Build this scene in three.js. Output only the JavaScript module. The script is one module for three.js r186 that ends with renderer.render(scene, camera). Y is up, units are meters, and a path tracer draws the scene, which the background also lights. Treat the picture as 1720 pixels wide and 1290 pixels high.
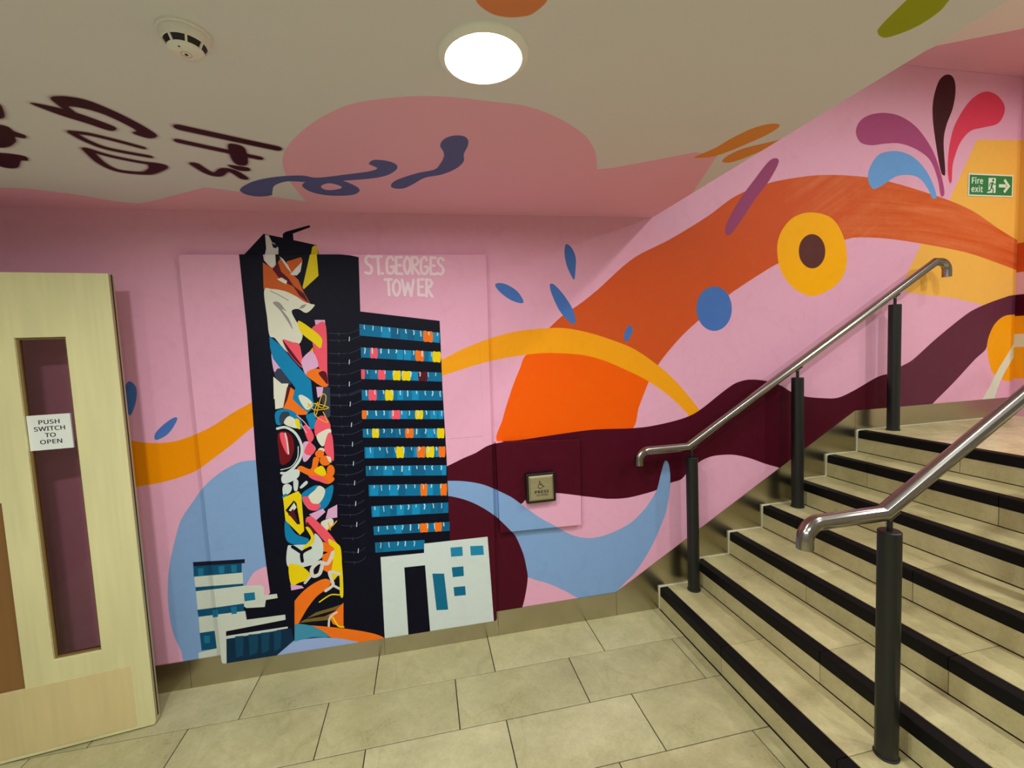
import * as THREE from 'three';
import { mergeGeometries, mergeVertices, toCreasedNormals } from 'three/addons/utils/BufferGeometryUtils.js';
import { RoundedBoxGeometry } from 'three/addons/geometries/RoundedBoxGeometry.js';
import { RectAreaLightUniformsLib } from 'three/addons/lights/RectAreaLightUniformsLib.js';

// ------------------------------------------------------------------ camera, lamps, exposure
const scene = new THREE.Scene();
scene.background = new THREE.Color(0x000000);
const camera = new THREE.PerspectiveCamera(82.2, 4 / 3, 0.05, 60);
camera.fov = 2 * Math.atan(645 / 738.93) * 180 / Math.PI;
camera.rotation.order = 'YXZ';
camera.position.set(0, 1.6242, 2.424);
camera.rotation.set(-0.06978, -0.19525, -0.04493);
camera.updateProjectionMatrix();
const renderer = new THREE.WebGLRenderer({ antialias: true });
renderer.toneMapping = THREE.LinearToneMapping;
renderer.toneMappingExposure = 1.7;
renderer.shadowMap.enabled = true;
RectAreaLightUniformsLib.init();
const LAMP_COLOR = new THREE.Color(0.97, 1.0, 0.99);
const LAMP_SIZE = 0.13;
const LOW_LAMPS = [   // [x, z, radiance, label]: downlights in the low ceiling
  [0.193, 1.267, 186, 'round glowing downlight in the white ceiling above the tower mural'],
  [-0.9, 1.72, 270, 'round downlight in the low ceiling near the open door'],
  [0.2, 3.1, 200, 'round downlight in the low ceiling behind the viewer'],
  [-1.3, 3.5, 290, 'round downlight in the far corner of the low ceiling'],
];
const HIGH_LAMPS = [  // downlights in the high ceiling over the stairs
  [2.4, 1.85, 255, 'round downlight in the high ceiling over the middle of the stairs'],
  [3.95, 1.05, 66, 'round downlight in the high ceiling over the landing'],
  [2.5, 3.2, 240, 'round downlight in the high ceiling over the far side of the stairs'],
  [4.4, 2.4, 500, 'round downlight in the high ceiling at the far end of the landing'],
];

// ------------------------------------------------------------------ sizes, in metres
const CEIL = 2.3813, HIGH = 3.3817, EDGE = 1.3637;            // low ceiling, high ceiling, where the low one ends
const RISE = 0.144, GO = 0.2453, STAIR_X = 1.3469, STEPS = 7, LAND = RISE * STEPS;
const LEFT = -2.35, RIGHT = 5.6, FRONT = 4.3, PIER = 4.2;
const LAND_X = STAIR_X + (STEPS - 1) * GO;

// ------------------------------------------------------------------ helpers
let seedValue = 20177;
const rnd = () => { seedValue = (seedValue * 1664525 + 1013904223) >>> 0; return seedValue / 4294967296; };
const taken = new Map();
function numbered(name) { const n = taken.get(name) ?? 0; taken.set(name, n + 1); return n ? name + '_' + String(n).padStart(3, '0') : name; }
function shade(o) { o.castShadow = true; o.receiveShadow = true; return o; }
function mesh(name, geometry, material, parent) { const m = shade(new THREE.Mesh(geometry, material)); m.name = name; if (parent) parent.add(m); return m; }
function structure(o, label, category) { o.userData.kind = 'structure'; if (label) o.userData.label = label; if (category) o.userData.category = category; scene.add(o); return o; }
function thing(name, label, category, position = [0, 0, 0], group) {
  const g = new THREE.Group(); g.name = numbered(name); g.position.set(...position);
  g.userData = { label, category }; if (group) g.userData.group = group;
  scene.add(g); return g;
}
const box = (w, h, d, x, y, z) => new THREE.BoxGeometry(w, h, d).translate(x, y, z);
const span = (x0, x1, y0, y1, z0, z1) => box(x1 - x0, y1 - y0, z1 - z0, (x0 + x1) / 2, (y0 + y1) / 2, (z0 + z1) / 2);
function faces(list, uvs) {          // flat quads: each four corners, counter-clockwise from the side seen
  const pos = [], uv = [], index = [];
  list.forEach((q, i) => { q.forEach((p) => pos.push(...p)); uv.push(...(uvs ? uvs[i] : [0, 0, 1, 0, 1, 1, 0, 1])); const b = i * 4; index.push(b, b + 1, b + 2, b, b + 2, b + 3); });
  const g = new THREE.BufferGeometry();
  g.setAttribute('position', new THREE.Float32BufferAttribute(pos, 3)); g.setAttribute('uv', new THREE.Float32BufferAttribute(uv, 2)); g.setIndex(index); g.computeVertexNormals();
  return g;
}
function slab(w, h, d, b) {          // a stone slab lying flat, its top face at y = 0, upper edges chamfered; uv in metres
  const x = w / 2, z = d / 2, i = [x - b, z - b];
  const T = [[-i[0], 0, i[1]], [i[0], 0, i[1]], [i[0], 0, -i[1]], [-i[0], 0, -i[1]]], M = [[-x, -b, z], [x, -b, z], [x, -b, -z], [-x, -b, -z]], L = M.map(([a, , c]) => [a, -h, c]);
  const quads = [T];
  for (let k = 0; k < 4; k++) { const n = (k + 1) % 4; quads.push([M[k], M[n], T[n], T[k]], [L[k], L[n], M[n], M[k]]); }
  quads.push([L[3], L[2], L[1], L[0]]);
  const g = faces(quads, quads.map((q) => q.flatMap(([a, c, e]) => [a + c * 0.3, e + c * 0.3])));
  return g;
}
const slabs = new Map();
function sharedSlab(w, h, d, b) { const k = [w, h, d, b].map((v) => Math.round(v * 2000)).join(); if (!slabs.has(k)) slabs.set(k, slab(w, h, d, b)); return slabs.get(k); }

// ------------------------------------------------------------------ textures
function lattice(n, seed) { const a = new Float32Array(n * n); let s = seed >>> 0; for (let i = 0; i < a.length; i++) { s = (s * 1664525 + 1013904223) >>> 0; a[i] = s / 4294967296; } return a; }
function tileNoise(size, cells, seed, cellsY = cells) {      // smooth noise that repeats
  const g = lattice(256, seed), out = new Float32Array(size * size), f = (t) => t * t * (3 - 2 * t);
  for (let y = 0; y < size; y++) for (let x = 0; x < size; x++) {
    const u = x / size * cells, v = y / size * cellsY, x0 = Math.floor(u), y0 = Math.floor(v), fx = f(u - x0), fy = f(v - y0);
    const at = (i, j) => g[(j % cellsY) * 256 + (i % cells)];
    out[y * size + x] = (at(x0, y0) * (1 - fx) + at(x0 + 1, y0) * fx) * (1 - fy) + (at(x0, y0 + 1) * (1 - fx) + at(x0 + 1, y0 + 1) * fx) * fy;
  }
  return out;
}
function layered(size, octaves) { const o = new Float32Array(size * size); for (const [cells, amount, seed, cy] of octaves) { const n = tileNoise(size, cells, seed, cy ?? cells); for (let i = 0; i < o.length; i++) o[i] += (n[i] - 0.5) * amount; } return o; }
function dataTexture(size, fill, srgb) {
  const d = new Uint8Array(size * size * 4);
  for (let i = 0; i < size * size; i++) { const c = fill(i); d[i * 4] = Math.max(0, Math.min(255, c[0])); d[i * 4 + 1] = Math.max(0, Math.min(255, c[1])); d[i * 4 + 2] = Math.max(0, Math.min(255, c[2])); d[i * 4 + 3] = 255; }
  const t = new THREE.DataTexture(d, size, size); t.wrapS = t.wrapT = THREE.RepeatWrapping; t.magFilter = THREE.LinearFilter; t.minFilter = THREE.LinearMipmapLinearFilter; t.generateMipmaps = true;
  if (srgb) t.colorSpace = THREE.SRGBColorSpace; t.needsUpdate = true; return t;
}
function repeated(t, x, y, ox = 0, oy = 0) { const c = t.clone(); c.repeat.set(x, y); c.offset.set(ox, oy); c.needsUpdate = true; return c; }
const stoneNoise = layered(512, [[3, 0.55, 11], [7, 0.5, 12], [17, 0.45, 13], [41, 0.35, 14], [96, 0.35, 15], [220, 0.4, 16]]);
const stoneVeins = layered(512, [[4, 1, 21, 2], [9, 0.7, 22, 5], [23, 0.5, 23, 9]]);
const specks = tileNoise(512, 170, 31);
const stoneMap = dataTexture(512, (i) => { const n = stoneNoise[i] * 26, v = Math.abs(stoneVeins[i]) < 0.05 ? -6 : 0, s = specks[i] > 0.965 ? -26 : 0; return [226 + n + v + s, 222 + n + v + s * 1.1, 208 + n * 1.15 + v * 1.4 + s * 1.2]; }, true);
const stoneRough = dataTexture(512, (i) => { const r = 120 + stoneNoise[i] * 60; return [r, r, r]; });
const stippleNoise = layered(256, [[40, 0.6, 41], [90, 0.6, 42], [128, 0.5, 43]]);
const stipple = dataTexture(256, (i) => { const r = 128 + stippleNoise[i] * 90; return [r, r, r]; });
const grainNoise = layered(512, [[24, 0.5, 61, 3], [70, 0.5, 62, 5], [6, 0.6, 63, 2]]);
const grain = dataTexture(512, (i) => { const n = grainNoise[i] * 14; return [246 + n, 246 + n, 244 + n]; }, true);
const coatNoise = layered(256, [[60, 0.6, 71], [120, 0.5, 72]]);
const coatBump = dataTexture(256, (i) => { const r = 128 + coatNoise[i] * 90; return [r, r, r]; });

// ------------------------------------------------------------------ the paint on walls and ceilings: [shape, colour, stroke width, points], in millimetres on the surface
// shape: s smooth closed outline, p straight-edged outline, l smooth brush stroke, k straight brush stroke
const PAINT = {
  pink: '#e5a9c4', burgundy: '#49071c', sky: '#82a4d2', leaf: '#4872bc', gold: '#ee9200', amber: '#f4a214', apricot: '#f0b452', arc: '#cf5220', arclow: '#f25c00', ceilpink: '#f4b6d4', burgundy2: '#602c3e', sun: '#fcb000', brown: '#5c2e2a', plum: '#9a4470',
  rosepurple: '#ab4a7c', darkbrown: '#42181f', red: '#e0405c', azure: '#6aa0de', cream: '#dcdcca', navy: '#06071a', greywhite: '#d6d2cc', lemon: '#dcc61e', lilac: '#dcaad0', fox: '#c45a24', maroon: '#561020',
  grey: '#98938c', coral: '#f0566a', yellow: '#ecd00c', slate: '#343c4e', flame: '#f2741a', blue: '#0c80b4', whitepaint: '#ced9d6', darkred: '#701018', ochre: '#dcb020', olive: '#75602a', tealpale: '#3f8fae', hill: '#98aede',
  windowblue: '#0a6f9e', windowcyan: '#128cc0', windowdeep: '#0a5f8c', tick: '#c4dde6', linegrey: '#333a4c', darkslate: '#14162c', tealdark: '#0c4f72', tealmid: '#1c7298', tealdeep: '#0a2c44', tealsoft: '#0e4260', offwhite: '#ccd4c8',
  tealwin: '#1f84ac', tealwin2: '#10688c', letter: '#eed6de', ceilblue: '#5a64a4', ceilorange: '#e08a5c', green: '#a2ac10', tan: '#e8963c', spray: '#3c0c1e', white: '#e2e3ea',
};
const WALL_PAINT = [
  ['p', 'apricot', 0, [3803, 2939, 4455, 2966, 4497, 2177, 4150, 2281, 3567, 2516]],
  ['p', 'apricot', 0, [3365, 2276, 3225, 2030, 3172, 1928, 3339, 1901, 3624, 1872, 3866, 1825, 3950, 1782, 4197, 1869, 4263, 2021, 4327, 2113]],
  ['s', 'arc', 0, [386, 1127, 418, 1256, 470, 1402, 526, 1528, 579, 1609, 646, 1696, 710, 1757, 795, 1826, 904, 1892, 1013, 1970, 1232, 2142, 1475, 2256, 1725, 2392, 1913, 2513, 2125, 2593, 2342, 2638, 2581, 2664, 2889, 2660, 3109, 2630, 3317, 2588, 3572, 2528, 3794, 2457, 4025, 2342, 4264, 2240, 4498, 2155, 4508, 1975, 4274, 2037, 3991, 2117, 3716, 2185, 3345, 2240, 3077, 2270, 2838, 2278, 2729, 2264, 2453, 2195, 2222, 2115, 2085, 2047, 1932, 1963, 1861, 1920, 1642, 1764, 1546, 1688, 1451, 1597, 1378, 1515, 1313, 1414, 1248, 1271, 1192, 1135, 966, 1106, 602, 1084]],
  ['s', 'arclow', 0, [386, 1127, 418, 1256, 470, 1402, 526, 1528, 590, 1624, 810, 1662, 1057, 1611, 1243, 1514, 1326, 1435, 1313, 1414, 1248, 1271, 1192, 1135, 966, 1106, 602, 1084]],
  ['s', 'amber', 0, [-40, 1555, 90, 1603, 216, 1660, 384, 1715, 536, 1746, 710, 1756, 814, 1751, 930, 1726, 1059, 1685, 1222, 1618, 1378, 1511, 1505, 1397, 1651, 1220, 1664, 1172, 1591, 1174, 1561, 1217, 1445, 1327, 1308, 1425, 1162, 1501, 1033, 1559, 915, 1594, 808, 1609, 684, 1618, 580, 1614, 418, 1597, 280, 1570, 143, 1533, 85, 1517, -45, 1472]],
  ['s', 'gold', 0, [-1527, 1317, -1411, 1287, -1351, 1270, -1279, 1263, -1214, 1267, -1142, 1288, -1049, 1329, -949, 1390, -862, 1436, -754, 1492, -734, 1384, -868, 1309, -962, 1236, -1063, 1164, -1144, 1112, -1230, 1084, -1314, 1068, -1411, 1059, -1552, 1050]],
  ['s', 'sky', 0, [-753, 1139, -865, 1140, -940, 1136, -1020, 1100, -1102, 1038, -1166, 958, -1224, 876, -1254, 797, -1293, 663, -1314, 538, -1320, 411, -1311, 300, -1286, 208, -1251, 103, -1036, 36, -808, 25, -663, 394, -686, 881]],
  ['s', 'leaf', 0, [-1385, 1571, -1363, 1544, -1364, 1498, -1380, 1442, -1400, 1409, -1414, 1449, -1415, 1501, -1404, 1552]],
  ['s', 'leaf', 0, [-1201, 1382, -1212, 1353, -1247, 1307, -1290, 1283, -1305, 1288, -1297, 1316, -1262, 1351, -1222, 1379]],
  ['s', 'leaf', 0, [411, 2003, 434, 2013, 478, 2002, 535, 1963, 565, 1908, 533, 1905, 479, 1930, 432, 1969]],
  ['s', 'leaf', 0, [823, 2218, 837, 2223, 862, 2200, 881, 2150, 879, 2100, 869, 2031, 852, 2051, 827, 2111, 817, 2170]],
  ['s', 'leaf', 0, [730, 2006, 760, 1989, 810, 1930, 855, 1853, 865, 1778, 826, 1794, 775, 1855, 738, 1935, 724, 1985]],
  ['s', 'leaf', 0, [1204, 1757, 1218, 1741, 1212, 1706, 1185, 1665, 1165, 1681, 1176, 1728]],
  ['s', 'leaf', 0, [1885, 1838, 1873, 1780, 1838, 1733, 1789, 1709, 1735, 1711, 1687, 1738, 1654, 1786, 1644, 1844, 1656, 1901, 1690, 1947, 1739, 1971, 1792, 1971, 1841, 1944, 1874, 1897]],
  ['s', 'sun', 0, [2470, 2429, 2619, 2395, 2707, 2286, 2736, 2165, 2728, 2073, 2686, 2001, 2599, 1941, 2472, 1905, 2355, 1945, 2284, 2006, 2236, 2077, 2215, 2165, 2219, 2250, 2259, 2331, 2342, 2401]],
  ['s', 'brown', 0, [2570, 2188, 2561, 2141, 2533, 2104, 2493, 2083, 2449, 2084, 2410, 2105, 2382, 2142, 2373, 2188, 2382, 2234, 2409, 2270, 2449, 2291, 2492, 2291, 2532, 2271, 2560, 2234]],
  ['s', 'plum', 0, [2224, 2731, 2195, 2751, 2144, 2721, 2055, 2622, 1950, 2498, 1862, 2364, 1847, 2298, 1878, 2287, 1949, 2365, 2054, 2501, 2161, 2625]],
  ['s', 'rosepurple', 0, [2801, 2942, 2833, 3009, 2916, 3053, 3033, 3070, 3152, 3056, 3275, 3000, 3375, 2910, 3440, 2823, 3497, 2700, 3529, 2590, 3520, 2557, 3498, 2567, 3470, 2671, 3405, 2787, 3295, 2851, 3156, 2885, 3036, 2880, 2918, 2864, 2835, 2880]],
  ['s', 'darkbrown', 0, [3550, 3347, 3591, 3318, 3604, 3244, 3584, 3134, 3533, 3020, 3513, 2910, 3533, 2716, 3515, 2697, 3494, 2728, 3457, 2865, 3421, 3042, 3418, 3165, 3453, 3282, 3496, 3332]],
  ['s', 'red', 0, [3875, 3261, 3971, 3242, 4037, 3182, 4034, 3119, 3979, 3056, 3857, 3025, 3746, 2997, 3664, 2925, 3621, 2844, 3595, 2761, 3590, 2659, 3572, 2650, 3556, 2716, 3557, 2828, 3573, 2926, 3606, 3024, 3685, 3140, 3774, 3222]],
  ['s', 'azure', 0, [2931, 2594, 2899, 2653, 2912, 2720, 2970, 2797, 3053, 2828, 3157, 2832, 3262, 2802, 3353, 2736, 3426, 2642, 3462, 2553, 3428, 2542, 3391, 2600, 3320, 2667, 3230, 2687, 3126, 2675, 3041, 2630, 2973, 2595]],
  ['s', 'burgundy', 0, [-9, 988, 93, 1018, 184, 1053, 255, 1077, 355, 1119, 559, 1131, 769, 1145, 963, 1153, 1186, 1143, 1324, 1146, 1500, 1169, 1607, 1198, 1694, 1244, 1795, 1310, 1895, 1368, 1973, 1388, 2053, 1387, 2155, 1368, 2239, 1338, 2326, 1287, 2428, 1255, 2548, 1238, 2673, 1232, 2798, 1270, 2990, 1351, 3094, 1373, 3198, 1417, 3293, 1457, 3463, 1575, 3625, 1678, 3787, 1770, 3945, 1824, 4096, 1862, 4191, 1878, 4513, 1889, 4524, 1680, 4289, 1726, 4169, 1740, 4085, 1727, 4007, 1670, 3955, 1566, 3933, 1499, 3837, 1432, 3643, 1273, 3474, 1146, 3284, 979, 2645, 706, 2274, 783, 2220, 807, 2119, 842, 2004, 889, 1900, 919, 1801, 928, 1723, 924, 1646, 898, 1566, 844, 1517, 800, 1445, 785, 1348, 750, 1257, 734, 1151, 723, 1040, 730, 940, 751, 864, 767, 714, 800, 626, 799, 533, 781, 497, 760, 443, 806, 362, 855, 286, 894, 197, 920, 92, 934, -12, 938]],
  ['s', 'burgundy2', 0, [3125, 1319, 3138, 1391, 3198, 1417, 3293, 1457, 3463, 1575, 3625, 1678, 3787, 1770, 3945, 1824, 4096, 1862, 4191, 1878, 4513, 1889, 4524, 1680, 4289, 1726, 4169, 1740, 4085, 1727, 4007, 1670, 3955, 1566, 3933, 1499, 3837, 1432, 3643, 1273, 3474, 1146, 3334, 1037, 3146, 1010, 3129, 1114]],  // right part of the burgundy wave, its sheen and haze put into the colour
  ['s', 'sky', 0, [20, 928, 92, 934, 197, 920, 286, 894, 362, 855, 443, 806, 497, 760, 602, 669, 695, 606, 790, 540, 887, 506, 987, 504, 1090, 529, 1182, 568, 1254, 624, 1313, 688, 1356, 755, 1381, 840, 1406, 915, 1418, 925, 1432, 913, 1443, 856, 1443, 779, 1431, 693, 1411, 606, 1379, 533, 1331, 437, 1257, 326, 1185, 242, 1136, 204, 1029, 119, 932, 100, 830, 143, 755, 196, 650, 260, 565, 298, 520, 318, 462, 308, 360, 377, 263, 496, 138, 685, 13, 801]],
  ['s', 'burgundy', 0, [16, 862, 87, 850, 191, 813, 288, 753, 365, 687, 434, 606, 462, 566, 499, 464, 515, 376, 520, 318, 505, 230, 480, 144, 445, 77, 206, 46, -60, 92, -93, 646]],
  ['s', 'amber', 0, [4288, 1735, 4169, 1738, 4085, 1723, 4007, 1668, 3955, 1566, 3956, 1483, 3982, 1386, 4021, 1320, 4122, 1267, 4219, 1262, 4310, 1278, 4479, 1419, 4465, 1682]],
  ['s', 'cream', 0, [4380, 1633, 4295, 1592, 4221, 1548, 4142, 1454, 4062, 1352, 3983, 1228, 3894, 1082, 4000, 1075, 4067, 1233, 4130, 1336, 4211, 1440, 4300, 1501, 4384, 1546]],
  ['p', 'navy', 0, [-845, 2161, -827, 2179, -742, 2269, -654, 2250, -653, 2269, -639, 2280, -527, 2313, -523, 2306, -608, 2273, -607, 2239, -501, 2215, -492, 2167, -668, 2154]],
  ['p', 'greywhite', 0, [-735, 2265, -720, 2263, -707, 2228, -698, 2225, -680, 2201, -683, 2167, -744, 2167, -735, 2198]],
  ['p', 'navy', 0, [-707, 2225, -694, 2216, -684, 2215, -690, 2201, -703, 2205]],
  ['p', 'lemon', 0, [-520, 2205, -507, 2215, -498, 2209, -495, 2167, -529, 2167]],
  ['p', 'navy', 0, [-987, 388, -880, 371, -877, 410, -850, 439, -736, 422, -755, 162, -794, 261, -979, 303]],
  ['p', 'darkslate', 0, [-1192, 649, -958, 633, -960, 613, -1192, 627]],
  ['p', 'tealdark', 0, [-1192, 628, -974, 613, -978, 562, -1195, 573]],
  ['p', 'offwhite', 0, [-1194, 574, -973, 564, -975, 504, -1192, 518]],
  ['p', 'tealdark', 0, [-1192, 519, -975, 505, -976, 492, -1192, 497]],
  ['p', 'offwhite', 0, [-1192, 498, -976, 494, -896, 486, -881, 476, -883, 428, -821, 427, -819, 405, -876, 403, -884, 366, -969, 374, -983, 387, -981, 402, -1192, 399]],
  ['p', 'tealmid', 0, [-975, 453, -927, 451, -926, 412, -975, 412]],
  ['p', 'tealdark', 0, [-1194, 400, -980, 398, -983, 354, -1191, 362]],
  ['p', 'offwhite', 0, [-1191, 363, -977, 359, -974, 311, -790, 309, -790, 275, -1073, 261, -1087, 96, -1094, 88, -1118, 93, -1129, 140, -1129, 278, -1193, 276]],
  ['p', 'navy', 0, [-1073, 266, -789, 280, -771, 259, -783, 241, -1075, 242]],
  ['p', 'offwhite', 0, [-1075, 242, -783, 242, -783, 232, -1076, 227]],
  ['p', 'tealdeep', 0, [-1075, 225, -766, 227, -758, 163, -852, 92, -1084, 93]],
  ['p', 'tealsoft', 0, [-1034, 232, -995, 228, -1006, 126, -1039, 117]],
  ['p', 'tealsoft', 0, [-971, 231, -926, 226, -937, 127, -976, 118]],
  ['p', 'tealsoft', 0, [-911, 230, -872, 226, -882, 130, -916, 118]],
  ['p', 'tealsoft', 0, [-851, 229, -815, 226, -826, 132, -856, 119]],
  ['p', 'tealdark', 0, [-1193, 278, -1127, 278, -1125, 184, -1192, 186]],
  ['p', 'offwhite', 0, [-1207, 176, -1125, 184, -1123, 130, -1210, 136]],
  ['p', 'tealmid', 0, [-1174, 614, -1150, 613, -1152, 577, -1174, 578]],
  ['p', 'tealmid', 0, [-1080, 612, -1055, 610, -1057, 574, -1080, 575]],
  ['p', 'tealmid', 0, [-1023, 609, -998, 608, -1000, 571, -1023, 572]],
  ['p', 'tealmid', 0, [-1127, 389, -1102, 387, -1104, 350, -1127, 352]],
  ['p', 'tealmid', 0, [-1041, 391, -1015, 390, -1018, 352, -1041, 354]],
  ['p', 'tealmid', 0, [-1176, 259, -1151, 257, -1153, 220, -1176, 222]],
];
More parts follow.
